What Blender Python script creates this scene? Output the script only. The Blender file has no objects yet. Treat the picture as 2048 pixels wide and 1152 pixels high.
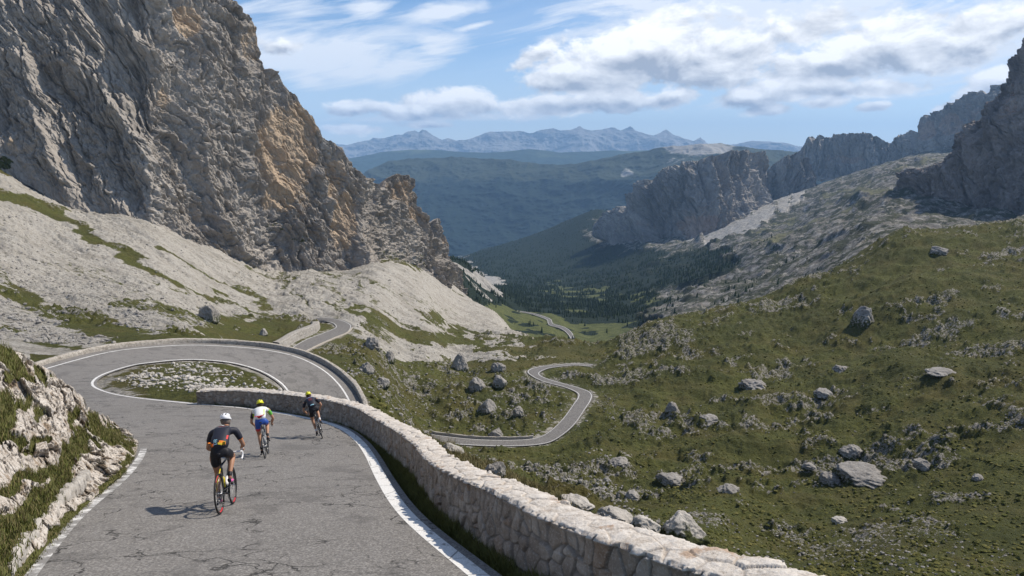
import bpy, math, random
import numpy as np
from math import radians as rad
from mathutils import Vector, Matrix

random.seed(7)
rng = np.random.default_rng(11)
scene = bpy.context.scene
COL = scene.collection

# ------------------------------------------------------------------ camera
FPX = 1479.0                 # focal length in pixels of the 2048 px wide photograph
PITCH = rad(9.63)
CP, SP = math.cos(PITCH), math.sin(PITCH)
CZ = 6.0                     # camera height
cam_d = bpy.data.cameras.new("camera")
cam_d.sensor_width = 36.0
cam_d.lens = FPX / 2048.0 * 36.0
cam_d.clip_start = 0.1
cam_d.clip_end = 120000.0
cam = bpy.data.objects.new("camera", cam_d)
cam.location = (0, 0, CZ)
cam.rotation_euler = (math.pi / 2 - PITCH, 0, 0)
COL.objects.link(cam)
scene.camera = cam

# ------------------------------------------------------------------ render settings
scene.view_settings.view_transform = 'Standard'
scene.view_settings.look = 'None'
scene.view_settings.gamma = 1.0
scene.view_settings.exposure = 0.35
scene.render.engine = 'CYCLES'
scene.cycles.use_denoising = True
scene.cycles.max_bounces = 4
scene.cycles.diffuse_bounces = 2
scene.cycles.glossy_bounces = 2
scene.cycles.volume_bounces = 0
scene.cycles.transmission_bounces = 2
scene.cycles.caustics_reflective = False
scene.cycles.caustics_refractive = False

# ------------------------------------------------------------------ sun and sky
SUN_EL, SUN_AZ = rad(48), rad(28)      # azimuth measured from +X (right) towards +Y (ahead)
sun_dir = Vector((math.cos(SUN_EL) * math.cos(SUN_AZ), math.cos(SUN_EL) * math.sin(SUN_AZ), math.sin(SUN_EL)))
sl = bpy.data.lights.new("sun", 'SUN')
sl.energy = 4.4
sl.angle = rad(0.5)
sl.color = (1.0, 0.915, 0.79)
sun = bpy.data.objects.new("sun", sl)
sun.rotation_euler = (-sun_dir).to_track_quat('-Z', 'Y').to_euler()
sun.location = (60, 20, 80)
COL.objects.link(sun)

# pixel -> slope s=z/Y (relative to camera) and u=x/Y
def ray(px, py):
    a = (np.asarray(px, float) - 1024.0) / FPX
    b = (576.0 - np.asarray(py, float)) / FPX
    yy = CP + b * SP
    return a / yy, (b * CP - SP) / yy
def at(px, py, Y):
    u, s = ray(px, py)
    return (float(u * Y), float(Y), float(CZ + s * Y))
def at_h(px, py, h):
    u, s = ray(px, py)
    return at(px, py, float(-h / s))
def to_px(u, s):
    # inverse of ray
    b = (s * CP + SP) / (CP - s * SP)
    a = u * (CP + b * SP)
    return 1024 + a * FPX, 576 - b * FPX

world = bpy.data.worlds.new("World")
scene.world = world
world.use_nodes = True
wt = world.node_tree
wt.nodes.clear()
def wn(t, **k):
    n = wt.nodes.new(t)
    for a, v in k.items(): setattr(n, a, v)
    return n
def wmath(op, a, b=None, c=None, clamp=False):
    n = wn('ShaderNodeMath', operation=op, use_clamp=clamp)
    for i, v in enumerate((a, b, c)):
        if v is None: continue
        if isinstance(v, (int, float)): n.inputs[i].default_value = v
        else: wt.links.new(v, n.inputs[i])
    return n.outputs[0]
sky = wn('ShaderNodeTexSky', sky_type='NISHITA', sun_disc=False)
sky.sun_elevation = SUN_EL
sky.sun_rotation = math.pi / 2 - SUN_AZ
sky.altitude = 2200
sky.air_density = 1.0
sky.dust_density = 0.3
sky.ozone_density = 3.0
tc = wn('ShaderNodeTexCoord')
sep = wn('ShaderNodeSeparateXYZ')
wt.links.new(tc.outputs['Generated'], sep.inputs[0])
AZ = wmath('ARCTAN2', sep.outputs[0], sep.outputs[1])
EL = wmath('ARCSINE', sep.outputs[2])
def azel(px, py):
    u, s = ray(px, py)
    az = math.atan(float(u)); el = math.atan(float(s) * math.cos(az))
    return az, el
def wvec(x, y, z=0.0):
    n = wn('ShaderNodeCombineXYZ')
    for i, v in enumerate((x, y, z)):
        if isinstance(v, (int, float)): n.inputs[i].default_value = v
        else: wt.links.new(v, n.inputs[i])
    return n.outputs[0]
def wnoise(vec, scale, detail=6, rough=0.55, dist=0.0):
    n = wn('ShaderNodeTexNoise')
    n.inputs['Scale'].default_value = scale
    n.inputs['Detail'].default_value = detail
    n.inputs['Roughness'].default_value = rough
    n.inputs['Distortion'].default_value = dist
    wt.links.new(vec, n.inputs['Vector'])
    return n.outputs['Fac']
# warp shared by all cloud shapes
pv = wvec(wmath('MULTIPLY', AZ, 1.0), wmath('MULTIPLY', EL, 1.7), 0.3)
n_big = wnoise(pv, 15.0, 8, 0.58, 0.25)
n_fine = wnoise(pv, 46.0, 7, 0.62, 0.2)
# blobs: (px, py, half width px, half height px, tilt deg, strength)
CUMULUS = [
    (1250, 120, 200, 60, 14, 1.0), (1130, 155, 110, 30, 8, .8), (1420, 110, 190, 60, 5, .95), (1290, 85, 120, 50, 20, .95),
    (1640, 130, 160, 45, 8, .8), (1740, 95, 130, 55, 10, .95), (1560, 180, 120, 28, 0, .55), (1600, 60, 160, 50, 0, .5),
    (1070, 110, 90, 24, 28, .55), (1660, 175, 90, 24, 0, .6), (1500, 200, 70, 18, 0, .5),
    (900, 205, 100, 32, 8, 1.0), (1100, 208, 80, 26, 0, .9), (1230, 205, 90, 26, 0, .9), (700, 215, 60, 18, 0, .9), (1500, 200, 70, 22, 0, .8), (1060, 210, 110, 24, 4, .8), (1180, 207, 90, 22, 0, .75), (1330, 200, 70, 22, 12, .8), (960, 208, 60, 24, 0, .6),
    (560, 95, 60, 22, 0, .6), (1890, 110, 110, 34, 8, .8), (1960, 60, 120, 40, 10, .7), (1760, 175, 110, 20, 0, .6), (1400, 155, 120, 24, 0, .8), (820, 225, 80, 16, 0, .9), (690, 222, 60, 14, 0, .75), (760, 215, 40, 16, 0, .6), (1745, 213, 32, 10, 5, .8), (1530, 218, 60, 18, 0, .6),
    (1650, 205, 60, 14, 0, .6), (1985, 165, 60, 26, 28, .9), (1930, 205, 60, 12, 15, .7), (700, 258, 80, 16, 0, .45), (860, 250, 90, 12, 0, .3),
]
SHEET = [
    (650, 105, 210, 62, -4, 1.0), (690, 110, 190, 50, -4, .85), (580, 80, 130, 45, 0, .7), (870, 95, 80, 45, 0, .35), (600, 25, 110, 30, 10, .55), (620, 160, 60, 25, 0, .45),
    (1480, 20, 360, 70, 0, 1.0), (1900, 90, 260, 80, 0, .9), (1600, 190, 260, 40, 0, .5), (760, 240, 240, 26, 0, .5), (1000, 235, 200, 16, 0, .4), (1850, 40, 260, 60, 0, .75), (1200, 25, 130, 26, -6, .5), (1780, 130, 300, 60, 0, .45),
    (890, 25, 130, 18, 8, .6), (1350, 10, 200, 26, 0, .7), (720, 20, 60, 24, 0, .5), (950, 52, 60, 8, 14, .45),
    (2250, 80, 200, 120, 0, .7), (200, 60, 260, 80, 0, .7), (2700, 0, 300, 160, 10, .6), (-500, 0, 300, 120, 10, .6),
]
def blob_field(blobs, base=None):
    out, bot = None, None
    for (px, py, hw, hh, tilt, st) in blobs:
        a0, e0 = azel(px, py)
        ra, re = hw / FPX, hh / FPX
        dx = wmath('SUBTRACT', AZ, a0); dy = wmath('SUBTRACT', EL, e0)
        c, s = math.cos(rad(tilt)), math.sin(rad(tilt))
        X = wmath('MULTIPLY', wmath('ADD', wmath('MULTIPLY', dx, c), wmath('MULTIPLY', dy, s)), 1 / ra)
        Yq = wmath('MULTIPLY', wmath('SUBTRACT', wmath('MULTIPLY', dy, c), wmath('MULTIPLY', dx, s)), 1 / re)
        d = wmath('ADD', wmath('MULTIPLY', X, X), wmath('MULTIPLY', Yq, Yq))
        f = wmath('SUBTRACT', 0.55 + 0.6 * st, wmath('SQRT', d))
        f = wmath('MAXIMUM', f, -1.0)
        out = f if out is None else wmath('SMOOTH_MAX', out, f, 0.25)
        w = wmath('MULTIPLY', wmath('MAXIMUM', f, 0.0), Yq)
        bot = w if bot is None else wmath('ADD', bot, w)
    return out, bot
cu, cub = blob_field(CUMULUS)
sh, _ = blob_field(SHEET)
edge = wmath('SUBTRACT', wmath('ADD', wmath('MULTIPLY', n_big, 1.5), wmath('MULTIPLY', n_fine, 1.15)), 1.36)
cu_d = wmath('MULTIPLY', wmath('ADD', wmath('ADD', cu, edge), -0.02), 2.9, clamp=True)
# streaky ice cloud
pv2 = wvec(wmath('ADD', AZ, wmath('MULTIPLY', EL, -1.2)), wmath('MULTIPLY', wmath('ADD', EL, wmath('MULTIPLY', AZ, -0.12)), 4.2), 4.3)
n_str = wnoise(pv2, 7.5, 10, 0.64, 0.7)
sh_d = wmath('MULTIPLY', wmath('ADD', wmath('ADD', sh, wmath('MULTIPLY', wmath('SUBTRACT', n_str, 0.5), 3.2)), 0.12), 1.2, clamp=True)
veil = wmath('MULTIPLY', wmath('SUBTRACT', wnoise(pv2, 2.2, 7, 0.6, 0.8), 0.36), 1.2, clamp=True)
sh_d = wmath('MAXIMUM', wmath('MULTIPLY', sh_d, 0.86), wmath('MULTIPLY', veil, 0.75))
# cloud light: bright tops, grey bases
sel = wvec(wmath('ADD', AZ, 0.006), wmath('MULTIPLY', wmath('ADD', EL, 0.010), 1.7), 0.3)
n_sh = wnoise(sel, 15.0, 5, 0.58, 0.25)
lit = wmath('ADD', wmath('MULTIPLY', wmath('SUBTRACT', n_big, n_sh), 2.6), wmath('ADD', wmath('MULTIPLY', cub, 1.0), 0.62), clamp=True)
ramp = wn('ShaderNodeValToRGB')
ramp.color_ramp.elements[0].position = 0.0; ramp.color_ramp.elements[0].color = (3.2, 3.5, 4.1, 1)
ramp.color_ramp.elements[1].position = 1.0; ramp.color_ramp.elements[1].color = (9.5, 9.5, 9.5, 1)
wt.links.new(lit, ramp.inputs[0])
def wmix(fac, a, b):
    n = wn('ShaderNodeMix', data_type='RGBA')
    for i, v in ((0, fac), (6, a), (7, b)):
        if isinstance(v, (int, float)): n.inputs[i].default_value = v
        elif isinstance(v, tuple): n.inputs[i].default_value = v
        else: wt.links.new(v, n.inputs[i])
    return n.outputs[2]
skt = wn('ShaderNodeMix', data_type='RGBA', blend_type='MULTIPLY'); skt.inputs[0].default_value = 1.0
wt.links.new(sky.outputs[0], skt.inputs[6]); skt.inputs[7].default_value = (0.82, 0.93, 0.98, 1)
hzv = wmath('MULTIPLY', wmath('SUBTRACT', 0.17, EL), 5.5, clamp=True)
sh_d = wmath('MAXIMUM', sh_d, wmath('MULTIPLY', hzv, 0.74))
c1 = wmix(sh_d, skt.outputs[2], (7.2, 7.5, 8.0, 1))
c2 = wmix(cu_d, c1, ramp.outputs[0])
bg = wn('ShaderNodeBackground'); bg.inputs['Strength'].default_value = 0.115
wt.links.new(c2, bg.inputs['Color'])
wo = wn('ShaderNodeOutputWorld'); wt.links.new(bg.outputs[0], wo.inputs['Surface'])

# ------------------------------------------------------------------ numpy noise
_perm = rng.permutation(256).astype(np.int32); _perm = np.concatenate([_perm, _perm, _perm])
_g3 = rng.normal(size=(256, 3)).astype(np.float32); _g3 /= np.linalg.norm(_g3, axis=1, keepdims=True)
_r1 = rng.random(256).astype(np.float32)
def perlin(x, y, z=None, seed=0):
    x = np.asarray(x, np.float32) + seed * 17.13; y = np.asarray(y, np.float32) + seed * 5.71
    if z is None:
        xi = np.floor(x).astype(np.int32); yi = np.floor(y).astype(np.int32)
        xf = x - xi; yf = y - yi
        u = xf * xf * xf * (xf * (xf * 6 - 15) + 10); v = yf * yf * yf * (yf * (yf * 6 - 15) + 10)
        X = xi & 255; Y = yi & 255
        def g(i, j):
            h = _perm[_perm[(X + i) & 255] + ((Y + j) & 255)]
            return _g3[h, 0] * (xf - i) + _g3[h, 1] * (yf - j)
        a = g(0, 0); b = g(1, 0); c = g(0, 1); d = g(1, 1)
        return (a + u * (b - a) + v * ((c + u * (d - c)) - (a + u * (b - a)))) * 1.6
    z = np.asarray(z, np.float32) + seed * 3.3
    xi = np.floor(x).astype(np.int32); yi = np.floor(y).astype(np.int32); zi = np.floor(z).astype(np.int32)
    xf = x - xi; yf = y - yi; zf = z - zi
    u = xf * xf * xf * (xf * (xf * 6 - 15) + 10); v = yf * yf * yf * (yf * (yf * 6 - 15) + 10); w = zf * zf * zf * (zf * (zf * 6 - 15) + 10)
    X = xi & 255; Y = yi & 255; Z = zi & 255
    def g(i, j, k):
        h = _perm[_perm[_perm[(X + i) & 255] + ((Y + j) & 255)] + ((Z + k) & 255)]
        return _g3[h, 0] * (xf - i) + _g3[h, 1] * (yf - j) + _g3[h, 2] * (zf - k)
    a = g(0, 0, 0); a = a + u * (g(1, 0, 0) - a)
    b = g(0, 1, 0); b = b + u * (g(1, 1, 0) - b)
    c = g(0, 0, 1); c = c + u * (g(1, 0, 1) - c)
    d = g(0, 1, 1); d = d + u * (g(1, 1, 1) - d)
    a = a + v * (b - a); c = c + v * (d - c)
    return (a + w * (c - a)) * 1.5
def fbm(x, y, z=None, oct=4, gain=0.5, lac=2.03, seed=0):
    t, amp, f, s = 0, 1.0, 1.0, 0.0
    for o in range(oct):
        t = t + amp * perlin(x * f, y * f, None if z is None else z * f, seed + o); s += amp
        amp *= gain; f *= lac
    return t / s
def ridged(x, y, z=None, oct=5, gain=0.5, lac=2.07, seed=0):
    t, amp, f, s, w = 0, 1.0, 1.0, 0.0, 1.0
    for o in range(oct):
        n = 1 - np.abs(perlin(x * f, y * f, None if z is None else z * f, seed + o))
        n = n * n
        t = t + amp * n * w; s += amp
        w = np.clip(n * 1.6, 0, 1); amp *= gain; f *= lac
    return t / s
def worley(x, y, seed=0):
    """2-D cells: F1, F2, id of the nearest cell."""
    xi = np.floor(x).astype(np.int32); yi = np.floor(y).astype(np.int32)
    f1 = np.full(x.shape, 9., np.float32); f2 = f1.copy(); cid = np.zeros(x.shape, np.int32)
    for i in (-1, 0, 1):
        for j in (-1, 0, 1):
            X = xi + i; Y = yi + j
            h = _perm[_perm[(X + seed * 31) & 255] + (Y & 255)]
            h2 = _perm[h + 57]
            cx = X + 0.5 + (_r1[h] - .5) * .9; cy = Y + 0.5 + (_r1[h2] - .5) * .9
            d = np.hypot(x - cx, y - cy)
            near = d < f1
            f2 = np.where(near, f1, np.minimum(f2, d)); cid = np.where(near, h, cid); f1 = np.where(near, d, f1)
    return f1, f2, cid
def sstep(a, b, x):
    t = np.clip((x - a) / (b - a), 0, 1); return t * t * (3 - 2 * t)
def inside(px, py, poly):
    res = np.zeros(np.shape(px), bool); n = len(poly); j = n - 1
    for i in range(n):
        xi, yi = poly[i]; xj, yj = poly[j]
        c = ((yi > py) != (yj > py)) & (px < (xj - xi) * (py - yi) / (yj - yi + 1e-9) + xi)
        res ^= c; j = i
    return res
def near_line(px, py, pts):
    """distance to a polyline and the parameter along it 0..1"""
    best = np.full(np.shape(px), 1e9); par = np.zeros(np.shape(px))
    n = len(pts) - 1
    for i in range(n):
        x0, y0 = pts[i][:2]; x1, y1 = pts[i + 1][:2]
        dx, dy = x1 - x0, y1 - y0
        t = np.clip(((px - x0) * dx + (py - y0) * dy) / (dx * dx + dy * dy), 0, 1)
        d = np.hypot(px - x0 - t * dx, py - y0 - t * dy)
        m = d < best
        best = np.where(m, d, best); par = np.where(m, (i + t) / n, par)
    return best, par
def interp_pts(pts, x):
    p = sorted(pts); return np.interp(x, [q[0] for q in p], [q[1] for q in p])

# ------------------------------------------------------------------ mesh helpers
def link(o, parent=None):
    COL.objects.link(o)
    if parent is not None: o.parent = parent
    return o
def mesh_obj(name, V, F, mat=None, parent=None, smooth=True, attrs=None, midx=None):
    V = np.asarray(V, np.float32); F = np.asarray(F, np.int32)
    me = bpy.data.meshes.new(name)
    me.vertices.add(len(V)); me.vertices.foreach_set('co', V.ravel())
    k = F.shape[1]
    me.loops.add(F.size); me.loops.foreach_set('vertex_index', F.ravel())
    me.polygons.add(len(F)); me.polygons.foreach_set('loop_start', np.arange(0, F.size, k, dtype=np.int32))
    me.polygons.foreach_set('use_smooth', np.full(len(F), smooth, bool))
    if mat is not None:
        for m in (mat if isinstance(mat, (list, tuple)) else [mat]): me.materials.append(m)
    if midx is not None: me.polygons.foreach_set('material_index', np.asarray(midx, np.int32))
    me.update(calc_edges=True)
    for an, av in (attrs or {}).items():
        a = me.attributes.new(an, 'FLOAT', 'POINT'); a.data.foreach_set('value', np.asarray(av, np.float32).ravel())
    me.validate()
    return link(bpy.data.objects.new(name, me), parent)
def grid_faces(nr, nc, wrap=False):
    i = np.arange(nr - 1)[:, None]; j = np.arange(nc if wrap else nc - 1)[None, :]
    j2 = (j + 1) % nc
    a = i * nc + j; b = i * nc + j2; c = (i + 1) * nc + j2; d = (i + 1) * nc + j
    return np.stack([a, b, c, d], -1).reshape(-1, 4)
def grid_obj(name, P, mat, attrs=None, parent=None, smooth=True, wrap=False):
    nr, nc = P.shape[:2]
    return mesh_obj(name, P.reshape(-1, 3), grid_faces(nr, nc, wrap), mat, parent, smooth,
                    {k: np.asarray(v).ravel() for k, v in (attrs or {}).items()})
def tag(o, label=None, cat=None, group=None, kind=None):
    if label: o['label'] = label
    if cat: o['category'] = cat
    if group: o['group'] = group
    if kind: o['kind'] = kind
    return o

# ------------------------------------------------------------------ material helpers
class NT:
    def __init__(s, name, rough=0.9, spec=0.3):
        s.m = bpy.data.materials.new(name); s.m.use_nodes = True; s.t = s.m.node_tree; s.t.nodes.clear()
        s.out = s.n('ShaderNodeOutputMaterial'); s.b = s.n('ShaderNodeBsdfPrincipled')
        s.t.links.new(s.b.outputs[0], s.out.inputs['Surface'])
        s.b.inputs['Roughness'].default_value = rough
        s.b.inputs['Specular IOR Level'].default_value = spec
        s.pos = s.n('ShaderNodeNewGeometry').outputs['Position']
    def n(s, t, **k):
        q = s.t.nodes.new(t)
        for a, v in k.items(): setattr(q, a, v)
        return q
    def put(s, sock, v):
        if isinstance(v, bpy.types.NodeSocket): s.t.links.new(v, sock)
        elif isinstance(v, tuple) and len(v) == 3 and sock.type == 'RGBA': sock.default_value = (*v, 1)
        else: sock.default_value = v
    def math(s, op, a, b=None, clamp=False, c=None):
        q = s.n('ShaderNodeMath', operation=op, use_clamp=clamp); s.put(q.inputs[0], a)
        if b is not None: s.put(q.inputs[1], b)
        if c is not None: s.put(q.inputs[2], c)
        return q.outputs[0]
    def attr(s, name): return s.n('ShaderNodeAttribute', attribute_name=name).outputs['Fac']
    def map(s, scale=(1, 1, 1), rot=(0, 0, 0), vec=None):
        q = s.n('ShaderNodeMapping', vector_type='TEXTURE'); s.put(q.inputs['Vector'], vec or s.pos)
        q.inputs['Scale'].default_value = tuple(1 / k for k in scale); q.inputs['Rotation'].default_value = rot
        return q.outputs[0]
    def noise(s, scale, detail=4, rough=0.55, dist=0.0, vec=None):
        q = s.n('ShaderNodeTexNoise'); s.put(q.inputs['Vector'], vec or s.pos)
        q.inputs['Scale'].default_value = scale; q.inputs['Detail'].default_value = detail
        q.inputs['Roughness'].default_value = rough; q.inputs['Distortion'].default_value = dist
        return q.outputs['Fac']
    def voro(s, scale, feature='F1', vec=None, out='Distance', rnd=1.0):
        q = s.n('ShaderNodeTexVoronoi', feature=feature); s.put(q.inputs['Vector'], vec or s.pos)
        q.inputs['Scale'].default_value = scale; q.inputs['Randomness'].default_value = rnd
        return q.outputs[out]
    def mix(s, f, a, b, blend='MIX'):
        q = s.n('ShaderNodeMix', data_type='RGBA', blend_type=blend)
        s.put(q.inputs[0], f); s.put(q.inputs[6], a); s.put(q.inputs[7], b); return q.outputs[2]
    def ramp(s, f, stops, interp='LINEAR'):
        q = s.n('ShaderNodeValToRGB'); r = q.color_ramp; r.interpolation = interp
        while len(r.elements) < len(stops): r.elements.new(0.5)
        for e, (p, c) in zip(r.elements, stops):
            e.position = p; e.color = (*c, 1) if isinstance(c, tuple) else (c, c, c, 1)
        s.put(q.inputs[0], f); return q.outputs[0]
    def step(s, f, a, b):
        q = s.n('ShaderNodeMapRange', interpolation_type='SMOOTHSTEP'); s.put(q.inputs['Value'], f)
        s.put(q.inputs['From Min'], a); s.put(q.inputs['From Max'], b); return q.outputs[0]
    def bump(s, h, strength=0.5, dist=0.1, prev=None):
        q = s.n('ShaderNodeBump'); s.put(q.inputs['Height'], h); q.inputs['Strength'].default_value = strength
        q.inputs['Distance'].default_value = dist
        if prev is not None: s.t.links.new(prev, q.inputs['Normal'])
        return q.outputs[0]
    def done(s, col=None, normal=None, rough=None):
        if col is not None: s.put(s.b.inputs['Base Color'], col)
        if normal is not None: s.put(s.b.inputs['Normal'], normal)
        if rough is not None: s.put(s.b.inputs['Roughness'], rough)
        return s.m
def plain(name, col, rough=0.5, spec=0.4, metal=0.0, var=0.12, vscale=25.0):
    t = NT(name, rough, spec)
    n = t.noise(vscale, 3)
    c = t.mix(n, tuple(max(0, x * (1 - var)) for x in col), tuple(min(1, x * (1 + var)) for x in col))
    t.b.inputs['Metallic'].default_value = metal
    return t.done(c)

# ---- ground of the near valley: grass / scree / bedrock by mask attributes
def ground_material():
    t = NT('alpine_ground', 0.95, 0.15)
    rock = t.attr('rock'); scree = t.attr('scree'); dark = t.attr('shrub'); brown = t.attr('dry'); fin = t.attr('fine')
    n1 = t.noise(0.09, 5, .6); n2 = t.noise(0.9, 5, .65); n3 = t.noise(7, 4, .6); n4 = t.noise(38, 3, .6)
    # grass
    g = t.ramp(n2, [(0.28, (0.028, 0.034, 0.008)), (0.45, (0.062, 0.070, 0.015)), (0.58, (0.110, 0.113, 0.026)), (0.74, (0.175, 0.16, 0.052))])
    g = t.mix(t.step(n1, .42, .66), g, t.ramp(n2, [(0.3, (0.064, 0.058, 0.018)), (0.7, (0.145, 0.115, 0.040))]))
    g = t.mix(t.math('MULTIPLY', brown, .8), g, t.ramp(n3, [(0.3, (0.085, 0.060, 0.020)), (0.7, (0.17, 0.125, 0.045))]))
    g = t.mix(t.math('MULTIPLY', dark, t.step(n2, .35, .6)), g, t.ramp(n3, [(0.3, (0.018, 0.028, 0.010)), (0.7, (0.045, 0.060, 0.018))]))
    g = t.mix(t.math('MULTIPLY', t.step(t.noise(.035, 5, .6), .44, .62), .45), g, (0.026, .032, .009))
    g = t.mix(t.math('MULTIPLY', t.step(t.noise(2.6, 5, .72), .50, .60), .6), g, (0.022, .028, .008))
    g = t.mix(t.math('MULTIPLY', t.step(t.noise(1.7, 6, .75), .58, .66), .5), g, (0.17, .16, .055))
    g = t.mix(.45, g, t.ramp(n4, [(0.3, (0.015, 0.018, 0.006)), (0.7, (0.14, 0.14, 0.045))]))
    # scree: pale limestone gravel with streaks
    vs = t.map((0.8, 0.6, 0.13), (0, rad(-62), 0))
    s1 = t.noise(1.6, 6, .72, vec=vs); s2 = t.noise(3.2, 3, .7)
    sc = t.ramp(s2, [(0.25, (0.28, 0.258, 0.225)), (0.5, (0.42, 0.393, 0.35)), (0.75, (0.55, 0.52, 0.47))])
    sc = t.mix(t.math('MULTIPLY', t.step(t.noise(4.0, 5, .7, vec=vs), .53, .62), .6), sc, (0.16, .148, .12))
    sc = t.mix(t.step(s1, .57, .64), sc, (0.10, 0.095, 0.068))
    sc = t.mix(t.math('MULTIPLY', t.step(t.noise(.06, 5, .65), .45, .65), .35), sc, (0.24, .215, .18))
    sc = t.mix(t.math('MULTIPLY', t.step(t.noise(.30, 5, .7, vec=vs), .48, .62), .42), sc, (0.20, .182, .15))
    # bedrock
    rk = t.ramp(t.noise(2.1, 6, .7), [(0.3, (0.13, 0.120, 0.105)), (0.5, (0.28, 0.262, 0.235)), (0.7, (0.45, 0.425, 0.385))])
    cr = t.voro(1.3, 'DISTANCE_TO_EDGE'); rk = t.mix(t.step(cr, 0.0, .05), (0.07, 0.065, 0.055), rk)
    m1 = t.step(t.math('ADD', scree, t.math('MULTIPLY', t.math('SUBTRACT', s1, .5), -1.5)), .42, .60)
    col = t.mix(m1, g, sc)
    rn = t.math('ADD', rock, t.math('MULTIPLY', t.math('SUBTRACT', t.noise(1.1, 7, .72), .5), 1.8))
    m2 = t.step(rn, .50, .60)
    col = t.mix(m2, col, rk)
    h = t.math('ADD', t.math('MULTIPLY', t.noise(1.2, 6, .7), 1.0), t.math('MULTIPLY', t.noise(6.0, 5, .65), .35))
    nb = t.bump(h, 0.95, 0.8)
    nb2 = t.bump(n4, 0.5, 0.03, nb)
    return t.done(col, nb2)

def rock_material(name, dark, mid, light, scale=1.0, bumpd=1.0, ochre=None, strata=0.3, dirt=0.0):
    """cliff limestone; scale = size of the finest grain in 1/m"""
    t = NT(name, 0.95, 0.12)
    v1 = t.map((1, 1, 0.35), (rad(0), rad(-28), 0))
    a = t.noise(0.05 * scale, 6, .62, .3, vec=v1); b = t.noise(0.5 * scale, 7, .7, .2, vec=v1); c = t.noise(2.2 * scale, 4, .65)
    f = t.math('ADD', t.math('MULTIPLY', a, .45), t.math('ADD', t.math('MULTIPLY', b, .4), t.math('MULTIPLY', c, .15)))
    col = t.ramp(f, [(0.32, dark), (0.5, mid), (0.66, light)])
    if ochre:
        o = t.attr('ochre')
        on = t.step(t.math('ADD', o, t.math('MULTIPLY', t.math('SUBTRACT', t.noise(.16 * scale, 7, .7, .4), .5), 1.5)), .42, .68)
        oc = t.ramp(b, [(0.3, tuple(x * .62 for x in ochre)), (0.5, ochre), (0.72, tuple(min(1, x * 1.35) for x in ochre))])
        col = t.mix(t.math('MULTIPLY', on, .72), col, oc)
    cr = t.voro(0.16 * scale, 'DISTANCE_TO_EDGE', vec=t.map((1, 1, .45), (0, rad(-28), 0)))
    stn = t.step(t.noise(.11 * scale, 6, .68, .6, vec=t.map((1, 1, .16), (0, rad(-28), 0))), .52, .66)
    col = t.mix(t.math('MULTIPLY', stn, .5), col, tuple(x * .55 for x in mid))
    gr = t.attr('green')
    gm = t.step(t.math('ADD', gr, t.math('MULTIPLY', t.math('SUBTRACT', t.noise(.35 * scale, 6, .7), .5), 1.4)), .5, .62)
    col = t.mix(gm, col, t.ramp(c, [(0.3, (0.035, 0.042, 0.016)), (0.7, (0.085, 0.09, 0.035))]))
    h = t.math('ADD', t.math('MULTIPLY', b, 1.2), t.math('ADD', t.math('MULTIPLY', c, .25), t.math('MULTIPLY', t.step(cr, 0, .10), .25)))
    return t.done(col, t.bump(h, 0.9, bumpd))
# ================================================================== terrain height table
def rbf_build(cols, su=2.2, c=0.10):
    pts = []
    for px, lst in cols.items():
        for (Y, py) in lst:
            u, s = ray(px, py); pts.append((float(u) * su, math.log(Y), float(s)))
    return pts
def rbf_solve(pts, c=0.04):
    A = np.array(pts); X = A[:, :2]; s = A[:, 2]; m = s.mean()
    D = np.sqrt(((X[:, None] - X[None]) ** 2).sum(-1) + c * c)
    w = np.linalg.solve(D + 1e-7 * np.eye(len(D)), s - m)
    def f(u, Y, su=2.2):
        q = np.stack([np.ravel(u) * su, np.log(np.ravel(Y))], -1).astype(np.float32)
        Xf = X.astype(np.float32); wf = w.astype(np.float32); out = np.empty(len(q), np.float32)
        for i in range(0, len(q), 20000):
            k = q[i:i + 20000]
            d = np.sqrt((k[:, 0:1] - Xf[:, 0]) ** 2 + (k[:, 1:2] - Xf[:, 1]) ** 2 + c * c)
            out[i:i + 20000] = d @ wf
        return (out + m).reshape(np.shape(u))
    return f

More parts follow.
